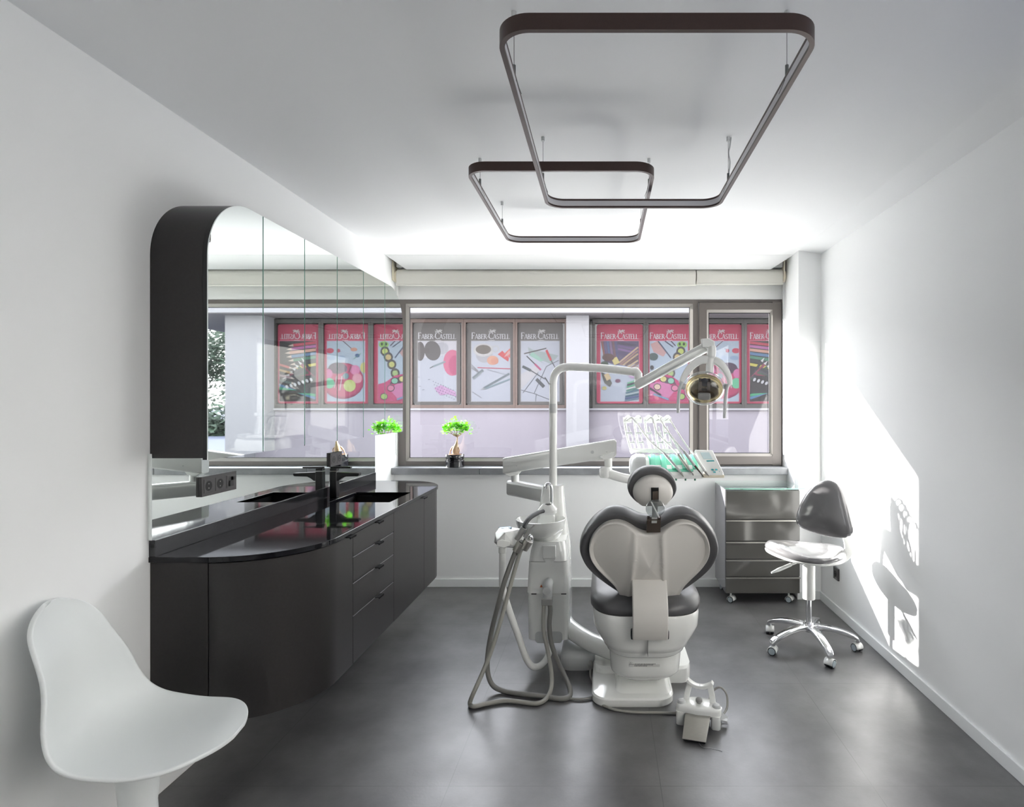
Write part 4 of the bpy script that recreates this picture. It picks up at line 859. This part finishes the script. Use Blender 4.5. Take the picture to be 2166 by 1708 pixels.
MB().pillow(bo3, bcn, -sn, [(0, .01), (.93, .01), (.97, .014), (.95, .022), (.8, .03), (0, .034)]).build('back_shell', 'dwhite', sl, angle=70)
MB().beam(catmull([(1.30, 3.44, .515), (1.38, 3.44, .512), (1.432, 3.435, .545), (1.442, 3.43, .60), (1.425, 3.425, .67), (1.40, 3.42, .73), (1.385, 3.42, .79)], 6), .05, .014, up=(0, 1, 0), r=.3).build('back_bracket', 'dwhite', sl)
MB().tube([(SX, SY, .515), (1.13, 3.40, .512), (1.085, 3.38, .505)], .006, 10).tube([(1.085, 3.38, .505), (1.0, 3.34, .485), (.955, 3.32, .475)], [.010, .011, .005], 12).build('height_lever', 'dwhite', sl)

# ------------------------------------------------------------------ bonsai
PXc, PYc, PZ0 = -1.180, 4.597, .937
pt_ = thing('potted_bonsai', 'small ficus bonsai in a black glazed pot on the window sill', 'plant', (PXc, PYc, PZ0))
MB().lathe([(0, 0), (.068, 0), (.071, .004), (.071, .044), (.074, .048), (.074, .052), (.066, .054), (.066, .062), (.070, .066), (.072, .072), (.072, .098), (.070, .101), (.064, .101), (.062, .09), (0, .09)], (PXc, PYc, PZ0), 40).build('pot', 'pot', pt_)
MB().lathe([(.0635, .092), (.05, .100), (.02, .106), (0, .108)], (PXc, PYc, PZ0), 24).build('soil', 'soil', pt_)
m = MB(); z = PZ0+.095; k_ = 4.6/F
def bpx(px, py, dy=0): p = W(px, py, 4.6); return Vector((p.x, PYc+dy, p.z))
m.tube(catmull([bpx(964, 966), bpx(964, 957), bpx(964.5, 948), bpx(966, 940), bpx(967, 932), bpx(967.5, 925)], 6), [.030, .029, .028, .027, .026, .025, .026, .027, .028, .028, .028, .027, .025, .023, .021, .019, .017, .015, .013, .011, .010, .009, .008, .007, .0065, .006, .006, .0055, .005, .005, .005], 14)
m.tube(catmull([bpx(970, 946, -.01), bpx(973, 952, -.015), bpx(971, 959, -.012), bpx(968, 963, -.01)], 5), .0035, 6); m.tube(catmull([bpx(958, 945), bpx(953, 953, .01), bpx(950, 962, .015)], 5), [.006]*6+[.004]*5, 8)
m.build('trunk', 'bark', pt_)
m = MB(); tips = [(944, 912), (951, 906), (958, 900), (968, 903), (975, 910), (982, 904), (986, 909), (947, 902), (963, 897), (978, 899)]
for tx, ty in tips: m.tube(catmull([bpx(967.5, 925), bpx(967.5+(tx-967)*.5, 918, random.uniform(-.02, .02)), bpx(tx, ty, random.uniform(-.05, .05))], 4), [.0035]*4+[.002]*5, 5)
m.build('branches', 'bark', pt_)
m = MB(); rnd = random.Random(5)
for k in range(420):
    tx, ty = rnd.choice(tips); c = bpx(tx+rnd.gauss(0, 4.5), ty+rnd.gauss(-1, 4.2), rnd.gauss(0, .035)); d_ = Vector((rnd.gauss(0, 1), rnd.gauss(0, 1), rnd.gauss(.1, .5))).normalized(); s_ = d_.cross(Vector((rnd.gauss(0, .4), rnd.gauss(0, .4), 1))).normalized(); L = rnd.uniform(.020, .036); wd = L*.34; n_ = d_.cross(s_)
    ps = [c, c+d_*L*.35+s_*wd+n_*.002, c+d_*L*.75+s_*wd*.7, c+d_*L, c+d_*L*.75-s_*wd*.7, c+d_*L*.35-s_*wd+n_*.002]; m.face([m.bm.verts.new(p) for p in ps])
m.build('foliage', 'leaf', pt_, smooth=False)

# ------------------------------------------------------------------ outside: street, opposite building, posters, trees
YO = 11.75; so_ = YO/F
def ox(p): return (p-VX)*so_
def oz(p): return EYE-(p-VY)*so_
MB().box(-60, 90, YW+.06, 120, -.12, -.02).box(2.0, 60, -40, YW+.06, -.12, -.02).build('street_ground', 'asph', kind='structure', smooth=False)
MB().box(-30, 40, YW+.055, 8.6, -.02, .0).build('pavement', 'curb', kind='structure', smooth=False)
bl = thing('opposite_building', 'low pale building across the street with white columns and poster windows', 'building', (0, YO+1, -.02))
XE = 4.54
bdrop = thing('fill_window_backdrop', 'added plain pale wall dimming the view out of the fill window', 'building', (7.5, -4, -.02))  # unseen block added to temper the daylight from the added side window
MB().box(5.4, 9, -14, 4.4, -.02, 7.4).build('backdrop_wall', 'bdrop', bdrop, smooth=False)
MB().box(5.3, 9.1, -14.1, 4.5, 7.4, 7.6).build('backdrop_cap', 'rwhite', bdrop, smooth=False)
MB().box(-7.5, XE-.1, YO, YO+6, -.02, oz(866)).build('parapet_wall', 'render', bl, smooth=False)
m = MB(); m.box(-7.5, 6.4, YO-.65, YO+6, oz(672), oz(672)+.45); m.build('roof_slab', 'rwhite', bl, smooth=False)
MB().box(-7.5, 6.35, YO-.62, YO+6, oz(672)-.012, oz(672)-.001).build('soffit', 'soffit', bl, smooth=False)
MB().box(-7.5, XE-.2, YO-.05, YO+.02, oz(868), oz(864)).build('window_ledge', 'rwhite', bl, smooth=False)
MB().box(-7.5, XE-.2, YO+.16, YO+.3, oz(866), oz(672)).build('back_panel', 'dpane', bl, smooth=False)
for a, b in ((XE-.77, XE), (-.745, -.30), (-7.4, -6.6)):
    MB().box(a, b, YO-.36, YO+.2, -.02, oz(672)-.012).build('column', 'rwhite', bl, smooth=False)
def frames(xs, z0, z1, mt, wd=.075):
    for a, b in zip(xs, xs[1:]):
        m = MB(); q = wd/2
        m.box(a, a+q, YO-.02, YO+.1, z0, z1); m.box(b-q, b, YO-.02, YO+.1, z0, z1); m.box(a+q, b-q, YO-.02, YO+.1, z0, z0+wd); m.box(a+q, b-q, YO-.02, YO+.1, z1-wd, z1)
        f = m.build('window_frame', mt, bl, smooth=False, bevel=.006)
        MB().box(a+q, b-q, YO+.06, YO+.07, z0+wd, z1-wd).build('window_pane', 'dpane', f, smooth=False)
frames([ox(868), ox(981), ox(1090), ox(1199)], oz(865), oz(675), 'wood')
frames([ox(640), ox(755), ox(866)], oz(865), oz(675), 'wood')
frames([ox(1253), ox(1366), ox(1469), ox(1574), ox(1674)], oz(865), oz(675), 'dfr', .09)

PC = {}
def pm(c):
    if c not in PC: PC[c] = mat('print_%02x%02x%02x' % c, tuple(int(v*.44) for v in c), 0.6, spec=0.3)
    return PC[c]
class Print:                                              # a flat print: coloured shapes clipped to the sheet, in sheet units 0..1
    def __init__(s, x0, x1, z0, z1, y): s.x0, s.x1, s.z0, s.z1, s.y = x0, x1, z0, z1, y; s.m = MB(); s.mats = []; s.k = 0; s.ar = (z1-z0)/(x1-x0)
    def poly(s, pts, col, clip=True):
        if clip:
            for ax, lim, sg in ((0, 0, 1), (0, 1, -1), (1, 0, 1), (1, 1, -1)):
                o = []
                for i in range(len(pts)):
                    a, b = pts[i], pts[(i+1) % len(pts)]; ia, ib = (a[ax]-lim)*sg >= 0, (b[ax]-lim)*sg >= 0
                    if ia: o.append(a)
                    if ia != ib:
                        q = (lim-a[ax])/(b[ax]-a[ax]); o.append((a[0]+(b[0]-a[0])*q, a[1]+(b[1]-a[1])*q))
                pts = o
                if len(pts) < 3: return
        mt = pm(col)
        if mt not in s.mats: s.mats.append(mt)
        s.k += 1; y = s.y-.0004*s.k
        f = s.m.face([s.m.bm.verts.new((s.x0+(s.x1-s.x0)*a, y, s.z0+(s.z1-s.z0)*b)) for a, b in pts])
        if f: f.material_index = s.mats.index(mt)
    def ell(s, cx, cy_, rx, ry, col, rot=0, n=20):
        c, d = math.cos(rot), math.sin(rot)
        s.poly([(cx+(rx*math.cos(t)*c-ry*math.sin(t)*d), cy_+(rx*math.cos(t)*d+ry*math.sin(t)*c)/s.ar) for t in [2*math.pi*k/n for k in range(n)]], col)
    def bar(s, a, b, wd, col, tip=None):
        ax, ay = a[0], a[1]*s.ar; bx, by = b[0], b[1]*s.ar; L = math.hypot(bx-ax, by-ay) or 1; ux, uy = (bx-ax)/L, (by-ay)/L; nx, ny = -uy*wd/2, ux*wd/2
        P = lambda x, y: (x, y/s.ar)
        s.poly([P(ax+nx, ay+ny), P(bx+nx, by+ny), P(bx-nx, by-ny), P(ax-nx, ay-ny)], col)
        if tip: s.poly([P(bx+nx, by+ny), P(bx+ux*wd*2, by+uy*wd*2), P(bx-nx, by-ny)], tip)
    def done(s, nm, par, mat0=None):
        me_m = s.mats; o = s.m
        me = bpy.data.meshes.new(nm); ob = bpy.data.objects.new(nm, me)
        root = par
        while root.parent is not None: root = root.parent
        bmesh.ops.translate(o.bm, vec=-root.location, verts=o.bm.verts); o.bm.to_mesh(me); o.bm.free()
        for m_ in me_m: me.materials.append(m_)
        C.objects.link(ob); ob.parent = par; return ob
# serif capitals as strokes: (x0,y0,x1,y1,thickness)
TK, TN, SF = .15, .07, .05
def sr(x, y, h=.11): return (x-h, y, x+h, y, SF)
def arcs(cx, cy_, rx, ry, a0, a1, n, th0, th1):
    o = []
    for k in range(n):
        A, B = math.radians(a0+(a1-a0)*k/n), math.radians(a0+(a1-a0)*(k+1)/n); mid = (A+B)/2
        th = th1+(th0-th1)*abs(math.cos(mid)); o.append((cx+rx*math.cos(A), cy_+ry*math.sin(A), cx+rx*math.cos(B), cy_+ry*math.sin(B), th))
    return o
GL = {'F': (.58, [(.12, 0, .12, 1, TK), (.12, .97, .56, .97, TN), (.12, .52, .42, .52, TN), (.55, .97, .55, .83, SF), sr(.12, .02), (.42, .45, .42, .59, SF)]),
      'A': (.78, [(.06, 0, .38, 1, TN), (.38, 1, .70, 0, TK), (.17, .34, .58, .34, TN), sr(.06, .02, .09), sr(.70, .02, .1)]),
      'B': (.66, [(.12, 0, .12, 1, TK), sr(.10, .02, .08), sr(.10, .98, .08)]+arcs(.12, .75, .36, .24, 90, -90, 7, .13, TN)+arcs(.12, .26, .44, .25, 90, -90, 7, .14, TN)),
      'E': (.60, [(.12, 0, .12, 1, TK), (.12, .97, .52, .97, TN), (.12, .51, .42, .51, TN), (.12, .03, .55, .03, TN), (.52, .97, .52, .84, SF), (.56, .03, .56, .17, SF)]),
      'R': (.72, [(.12, 0, .12, 1, TK), sr(.12, .02), sr(.10, .98, .08), (.32, .5, .66, .02, TK), sr(.68, .02, .08)]+arcs(.12, .74, .40, .24, 90, -90, 7, .13, TN)),
      '-': (.36, [(.04, .42, .30, .42, .09)]),
      'C': (.80, arcs(.48, .5, .40, .48, 48, 312, 12, .14, TN)+[(.75, .83, .75, .68, SF)]),
      'S': (.56, arcs(.28, .74, .19, .23, 40, 250, 8, .11, .09)+arcs(.28, .27, .21, .25, 75, -150, 8, .13, .09)),
      'T': (.66, [(.33, 0, .33, 1, TK), (.03, .97, .63, .97, TN), sr(.33, .02), (.04, .97, .04, .82, SF), (.62, .97, .62, .82, SF)]),
      'L': (.60, [(.12, 0, .12, 1, TK), (.12, .03, .56, .03, TN), sr(.12, .98), sr(.10, .02, .08), (.57, .03, .57, .20, SF)])}
def lettering(txt, x0, x1, zb_, h, y, par, mt='rwhite'):
    big_ = {0, txt.index('-')+1}; k = 1.34; wd = sum(GL[c][0]*(k if i in big_ else 1) for i, c in enumerate(txt)); sx = (x1-x0)/wd; x = x0; m = MB(); lay = 0
    for i, c in enumerate(txt):
        q = k if i in big_ else 1.0
        for a, b, c_, d, th in GL[c][1]:
            lay += 1; P = Vector((x+a*sx*q, 0, zb_+b*h*q)); Q = Vector((x+c_*sx*q, 0, zb_+d*h*q)); v = (Q-P); L = v.length or 1e-6; v /= L; nn = Vector((-v.z, 0, v.x))*th*h*q*.5
            P -= v*th*h*.1; Q += v*th*h*.1
            yy = y-.00005*(lay % 9)
            m.loft([[(p_+w_).to_tuple() for w_ in ()] or [Vector((p_.x, yy_, p_.z)) for p_ in (P+nn, Q+nn, Q-nn, P-nn)] for yy_ in (yy, yy-.002)])
        x += GL[c][0]*sx*q
    return m.build('lettering', mt, par, smooth=False)
def emblem(xc, zc, w_, y, par):
    pr = Print(xc-w_/2, xc+w_/2, zc-w_*.28, zc+w_*.28, y); c = (238, 238, 240)
    for a, b, t_ in (((.05, .15), (.30, .55), .07), ((.30, .55), (.48, .30), .08), ((.22, .45), (.62, .50), .12), ((.30, .55), (.24, .92), .09), ((.62, .5), (.95, .15), .06), ((.52, .45), (.80, .52), .12),
                     ((.66, .5), (.70, .95), .09), ((.10, .8), (.60, .70), .035), ((.45, .6), (.95, .82), .035), ((.12, .35), (.02, .62), .05), ((.78, .5), (.96, .7), .08), ((.40, .40), (.40, .08), .05), ((.56, .40), (.60, .08), .05), ((.72, .42), (.84, .1), .05)):
        pr.bar(a, b, t_, c)
    return pr.done('emblem', par)
WHT, PAP = (226, 228, 236), (206, 210, 226)
def poster(px0, px1, pz0, pz1, qx0, qx1, bgc, label, draw, grp):
    X0, X1, Z0, Z1 = ox(px0), ox(px1), oz(pz1), oz(pz0); t = thing('window_poster', label, 'poster', ((X0+X1)/2, YO+.045, Z0), group=grp)
    m = MB(); m.prism(rrect((X0+X1)/2, (Z0+Z1)/2, (X1-X0)/2, (Z1-Z0)/2, .05, 4), YO+.035, YO+.05, 'y'); m.build('backing_sheet', pm(bgc), t, smooth=False)
    q0, q1, r0, r1 = ox(qx0), ox(qx1), oz(849.5), oz(721.5)
    MB().box(q0-.012, q1+.012, YO+.031, YO+.034, r0-.012, r1+.012).build('picture_border', pm(tuple(min(255, int(v*.6+110)) for v in bgc)), t, smooth=False)
    pr = Print(q0, q1, r0, r1, YO+.030); draw(pr); pr.done('printed_picture', t)
    lettering('FABER-CASTELL', q0, q1-.01, oz(717), .098, YO+.034, t)
    emblem((q0+q1)/2+.03, oz(700.5), .155, YO+.033, t)
    MB().box((q0+q1)/2-.04, (q0+q1)/2+.08, YO+.0335, YO+.035, oz(720.3), oz(719.4)).build('small_print_line', 'rwhite', t, smooth=False)
GR, RD = (112, 108, 108), (206, 56, 96)
def g1(p):
    p.poly([(0, 0), (1, 0), (1, 1), (0, 1)], PAP); p.poly([(0, .7), (1, .8), (1, 1), (0, 1)], (222, 220, 230))
    p.ell(.62, .88, .18, .16, (196, 196, 208)); p.ell(.38, .84, .21, .26, (104, 98, 100), .25); p.ell(.06, .83, .12, .25, (98, 92, 94)); p.poly([(.1, .88), (.3, .88), (.3, .8), (.1, .8)], (98, 92, 94))
    p.ell(.90, .64, .24, .34, (224, 112, 150)); p.ell(.95, .60, .15, .25, (204, 84, 130)); p.bar((.72, .66), (.40, .58), .045, (150, 168, 176), (190, 190, 196)); p.bar((.40, .58), (.31, .55), .02, (90, 96, 104))
    p.poly([(.42, .22), (.6, .27), (.98, .16), (1, .08), (.78, .12), (.58, .10)], (214, 168, 214))
    for r in range(4):
        for k in range(9): p.ell(.40+.065*k+.03*r, .31-.018*k-.055*r+.02, .008, .013, (96, 92, 110), 0, 6)
    for a in ((.0, .40), (.03, .25), (.12, .19), (.27, .36)): p.bar(a, (a[0]+.05, a[1]+.004), .008, (90, 90, 100))
def g2(p):
    p.poly([(0, 0), (1, 0), (1, 1), (0, 1)], PAP); p.ell(.33, .78, .22, .22, (190, 190, 198)); p.ell(.31, .85, .26, .17, (214, 212, 214)); p.ell(.31, .86, .20, .12, (120, 110, 104))
    p.ell(.62, .87, .10, .09, (200, 200, 206)); p.ell(.62, .87, .07, .06, PAP); p.ell(.55, .68, .15, .12, (232, 172, 146)); p.ell(.60, .665, .10, .08, (222, 150, 128))
    p.poly([(.68, .78), (.8, .84), (.97, .72), (.95, .66)], (222, 86, 92)); p.poly([(.85, .79), (1, .88), (1, .72)], (236, 110, 100))
    for k in range(3): p.bar((.86+.04*k, .74+.01*k), (.98+.03*k, .84), .012, (236, 226, 226))
    p.bar((.16, .56), (1, .54), .022, (206, 80, 110))
    for k in range(3): p.bar((-.02, .62-.03*k), (.18, .50-.012*k), .016, (150, 152, 160))
    p.bar((.04, .38), (.30, .52), .07, (126, 138, 144)); p.bar((.06, .37), (.28, .49), .03, (160, 170, 176))
    p.bar((.98, .46), (.32, .22), .05, (120, 132, 142), (180, 184, 190)); p.bar((1, .37), (.36, .21), .035, (136, 160, 172), (180, 184, 190)); p.bar((.02, .16), (.26, .06), .014, (160, 160, 172)); p.bar((.4, .53), (.95, .43), .01, (160, 165, 175))
def g3(p):
    p.poly([(0, 0), (1, 0), (1, 1), (0, 1)], PAP); p.poly([(.18, .90), (.3, .86), (.98, .76), (.78, .62), (.22, .76)], (172, 186, 188)); p.poly([(.2, .8), (.62, .62), (.68, .60), (.24, .76)], (120, 140, 138)); p.poly([(.22, .76), (.5, .66), (.6, .68), (.3, .82)], (160, 206, 190))
    p.poly([(0, .2), (.5, .52), (.4, .6), (0, .45)], (218, 214, 222)); p.bar((.08, .79), (.66, .88), .03, (92, 86, 86)); p.bar((.15, .75), (.36, .62), .028, (70, 66, 72)); p.bar((.36, .62), (.52, .52), .05, (196, 84, 130)); p.bar((.66, .85), (.78, .68), .06, (216, 70, 84)); p.bar((.78, .68), (.92, .53), .02, (70, 62, 66))
    p.bar((.04, .58), (.26, .51), .07, (84, 92, 98)); p.bar((.26, .51), (.62, .37), .025, (84, 88, 94)); p.bar((.40, .37), (.60, .24), .085, (80, 86, 92)); p.bar((.62, .40), (.76, .26), .03, (80, 80, 88))
    for a, b in (((0, .19), (.34, .13)), ((.34, .13), (.66, .58)), ((.34, .13), (.74, .03)), ((.4, .13), (.38, .0)), ((.66, .58), (.98, .68)), ((.45, .48), (.05, .14))): p.bar(a, b, .013, (104, 108, 116))
def r1(p):
    p.poly([(0, 0), (1, 0), (1, 1), (0, 1)], (190, 198, 216)); p.poly([(.0, 1), (1, 1), (1, .62), (.4, .6), (.1, .66)], (92, 78, 112))
    for k in range(6): p.bar((.04+.07*k, 1), (.10+.07*k, .72), .05, ((150, 96, 92), (110, 92, 140), (90, 110, 160), (140, 110, 150), (120, 80, 90), (84, 84, 130))[k])
    for k in range(4): p.bar((.45, .97-.05*k), (.9, .93-.06*k), .05, ((66, 56, 82), (112, 84, 140), (136, 100, 160), (84, 70, 110))[k])
    for k in range(7): p.bar((.98, .90-.055*k), (.48+.03*k, .64-.03*k), .045, ((206, 176, 150), (170, 130, 120), (196, 168, 132), (120, 92, 84), (212, 186, 150), (150, 120, 110), (190, 150, 120))[k])
    p.poly([(.28, .7), (.42, .74), (.5, .64), (.36, .6)], (226, 210, 140)); p.ell(.2, .73, .16, .1, (96, 64, 62)); p.ell(.1, .62, .1, .07, (70, 86, 70)); p.poly([(0, .5), (.2, .42), (.3, .3), (.24, .24), (.1, .3)], (78, 78, 74)); p.poly([(.08, .44), (.2, .47), (.28, .38), (.16, .34)], (222, 196, 150))
    p.ell(.45, .34, .07, .05, (120, 70, 100)); p.ell(.1, .22, .06, .05, (206, 196, 130)); p.ell(.55, .52, .2, .12, (150, 170, 210)); p.ell(.85, .47, .14, .14, (200, 160, 206))
    for k in range(10): p.bar((.70-.008*k, .30-.032*k), (1, .36-.034*k), .04, ((120, 190, 150), (50, 60, 70), (70, 160, 120), (200, 206, 206), (40, 120, 110), (60, 110, 130), (170, 190, 196), (40, 90, 120), (60, 80, 140), (90, 120, 150))[k])
def r2(p):
    p.poly([(0, 0), (1, 0), (1, 1), (0, 1)], (186, 200, 222)); p.poly([(.02, .95), (.2, 1), (.45, .82), (.36, .74), (.1, .82)], (206, 160, 160)); p.bar((.22, 1), (.56, .72), .035, (70, 78, 110)); p.bar((.4, 1), (.62, .9), .03, (60, 66, 96)); p.bar((.56, 1), (.68, .92), .03, (80, 60, 90))
    p.ell(.85, .94, .13, .09, (150, 200, 100)); p.ell(.79, .95, .03, .04, (40, 60, 30)); p.ell(.9, .95, .03, .04, (40, 60, 30))
    for k in range(5):
        q = (.82-.09*k, .83-.085*k-.012*k*k); p.ell(q[0], q[1], .12, .13, (74, 66, 70)); p.ell(q[0], q[1], .075, .075, ((200, 214, 110), (214, 190, 130), (206, 206, 120), (176, 200, 130), (206, 190, 110))[k])
    p.ell(.1, .74, .12, .1, (70, 90, 90)); p.ell(.06, .56, .05, .06, (50, 50, 56))
    p.poly([(0, .40), (.25, .46), (.55, .43), (.80, .32), (1, .28), (1, 0), (0, 0)], (206, 56, 120)); p.poly([(0, .30), (.4, .34), (.7, .2), (.5, .06), (.0, .1)], (216, 120, 176)); p.poly([(.3, .42), (.62, .38), (.7, .28), (.4, .3)], (90, 60, 86))
    for x, y, c_ in ((.36, .37, (226, 214, 140)), (.56, .34, (140, 206, 180)), (.20, .24, (236, 200, 180)), (.84, .08, (176, 206, 110)), (.66, .22, (230, 130, 170)), (.06, .36, (80, 110, 120))): p.ell(x, y, .1, .09, (70, 50, 66)); p.ell(x, y, .08, .07, c_)
    p.bar((0, .22), (.3, .1), .05, (60, 50, 70)); p.bar((.1, .12), (.5, .03), .05, (120, 150, 190))
def r3(p):
    p.poly([(0, 0), (1, 0), (1, 1), (0, 1)], (186, 200, 222)); p.ell(.92, .84, .1, .07, (206, 66, 96)); p.ell(.70, .84, .05, .05, (190, 70, 100)); p.ell(.88, .72, .12, .06, (150, 176, 210)); p.ell(.62, .72, .11, .06, (160, 184, 214))
    p.bar((.58, 1), (.36, .88), .02, (110, 80, 90)); p.ell(.29, .86, .09, .05, (214, 150, 130)); p.ell(.2, .76, .06, .05, (60, 90, 150)); p.bar((.1, .8), (.3, .7), .015, (90, 150, 120))
    p.ell(.58, .34, .56, .48, (160, 44, 92)); p.ell(.58, .35, .52, .44, (196, 62, 110)); p.ell(.72, .55, .24, .15, (74, 50, 76)); p.ell(.56, .54, .1, .1, (84, 60, 90)); p.ell(.26, .52, .13, .13, (226, 130, 180)); p.ell(.2, .38, .13, .13, (232, 160, 180)); p.ell(.95, .46, .1, .12, (222, 120, 176)); p.ell(.93, .30, .13, .14, (110, 206, 160)); p.ell(.40, .26, .16, .16, (206, 216, 130)); p.ell(.5, .42, .08, .08, (110, 150, 160)); p.ell(.02, .56, .1, .14, (214, 206, 120))
    p.bar((.60, .42), (.66, .18), .025, (220, 214, 220)); p.bar((.74, .42), (.80, .22), .025, (220, 214, 220)); p.bar((.36, .58), (.42, .48), .03, (120, 50, 80))
def r4(p):
    p.poly([(0, 0), (1, 0), (1, 1), (0, 1)], (52, 46, 52)); cs = [(204, 62, 90), (196, 110, 176), (226, 170, 150), (90, 130, 176), (70, 140, 110), (60, 60, 66), (216, 206, 90), (170, 60, 80)]
    for k in range(7): p.bar((-.05, .98-.06*k), (.72-.05*abs(k-2), .93-.062*k), .075, cs[k], (226, 200, 190))
    for k in range(9): p.bar((-.1+.05*k, .40+.03*k-.1), (.32+.08*k, .66-.045*k), .07, [(50, 50, 60), (150, 60, 90), (60, 90, 70), (80, 80, 92)][k % 4], (232, 232, 236))
    for k in range(5): p.bar((1.05, .62-.09*k), (.72-.02*k, .56-.085*k), .06, [(206, 90, 90), (206, 170, 120), (180, 150, 160), (90, 110, 110), (200, 110, 100)][k], (230, 214, 206))
    for k in range(4): p.bar((.0, .0+.05*k), (1, .22-.05*k+.1), .07, [(60, 46, 56), (90, 140, 190), (70, 180, 130), (52, 50, 60)][k])
    for k in range(7): p.ell(.12+.11*k, .36-.02*k, .035, .055, (226, 228, 236), -.6)
GG, RG = 'grey poster sheets in the opposite windows', 'red poster sheets in the opposite windows'
poster(874, 973, 683, 856, 883, 964.5, GR, 'grey window poster picturing dark stones and a pink ball', g1, GG)
poster(985, 1085, 683, 856, 996.5, 1078.5, GR, 'grey window poster picturing a cup of coffee and pens', g2, GG)
poster(1094, 1190, 683, 856, 1101.5, 1183, GR, 'grey window poster picturing notebooks and scattered pens', g3, GG)
poster(1262, 1360, 686, 854, 1270.5, 1351.5, RD, 'red window poster picturing a dark case and stacked pens', r1, RG)
poster(1370, 1465, 686, 854, 1374.5, 1455, RD, 'red window poster picturing a hand painting a caterpillar', r2, RG)
poster(1473, 1569.5, 686, 854, 1483, 1563.5, RD, 'red window poster picturing a round paint palette', r3, RG)
poster(1578, 1668, 686, 854, 1587, 1664, RD, 'red window poster picturing rows of coloured pencils', r4, RG)

def tree(x, y, h, label, sd_, nl=5200, rr=3.2):
    rnd = random.Random(sd_); t = thing('street_tree', label, 'tree', (x, y, -.02), group='trees across the street')
    m = MB(); m.tube([(x, y, -.02), (x+.1, y, h*.3), (x-.1, y, h*.6), (x, y, h*.9)], [.28, .22, .15, .05], 8)
    bl_ = []
    for k in range(16):
        a = rnd.uniform(0, 6.28); z = h*rnd.uniform(.12, .9); r = rr*rnd.uniform(.5, 1)*(1.1-.6*z/h); q = Vector((x+r*math.cos(a), y+r*math.sin(a), z+r*.3)); bl_.append(q); m.tube([(x, y, z), (x+r*.5*math.cos(a), y+r*.5*math.sin(a), z+r*.25), q], [.09, .06, .02], 5)
    m.build('trunk', 'trunk', t)
    m = MB()
    for k in range(nl):
        c = rnd.choice(bl_); q = c+Vector((rnd.gauss(0, .8), rnd.gauss(0, .8), rnd.gauss(0, .55))); s_ = rnd.uniform(.05, .11)
        u = Vector((rnd.gauss(0, 1), rnd.gauss(0, 1), rnd.gauss(0, 1))).normalized(); v = u.orthogonal().normalized()
        m.face([m.bm.verts.new(q+u*s_*2), m.bm.verts.new(q+v*s_*.6), m.bm.verts.new(q-u*s_*2), m.bm.verts.new(q-v*s_*.6)])
    m.build('foliage', 'leaf2', t, smooth=False)['kind'] = 'stuff'
for k, (x, y, h, lb) in enumerate(((17.4, 33, 9.0, 'tall dark feathery tree seen in the mirror between cabinet edge and white column'), (29, 34, 8.5, 'dark bushy tree farthest along the street'), (6.0, 34, 7.5, 'dark bushy tree hidden behind the opposite building'))): tree(x, y, h, lb, k, 15000)
for k, (x, y, h, lb) in enumerate(() and ((15.8, 31, 7.6, 'dark feathery tree seen in the mirror beside the white column'), (18.6, 32, 8.8, 'tallest dark tree seen in the mirror next to the black cabinet edge'), (22.5, 34, 7.6, 'dark bushy tree farthest along the street'), (12.5, 35, 6.5, 'dark bushy tree partly hidden behind the white column'))):
    tree(x, y, h, lb, k)
m = MB()
for k in range(9000):
    q = Vector((random.uniform(8, 28), random.uniform(25, 26), abs(random.gauss(0, .55))))
    u = Vector((random.gauss(0, 1), random.gauss(0, 1), random.gauss(0, 1))).normalized()*random.uniform(.1, .25); v = u.orthogonal()*.4
    m.face([m.bm.verts.new(q+u), m.bm.verts.new(q+v), m.bm.verts.new(q-u), m.bm.verts.new(q-v)])
o = m.build('hedge', 'leaf2', smooth=False); tag(o, 'low dark hedge growing under the street trees', 'hedge'); o['kind'] = 'stuff'
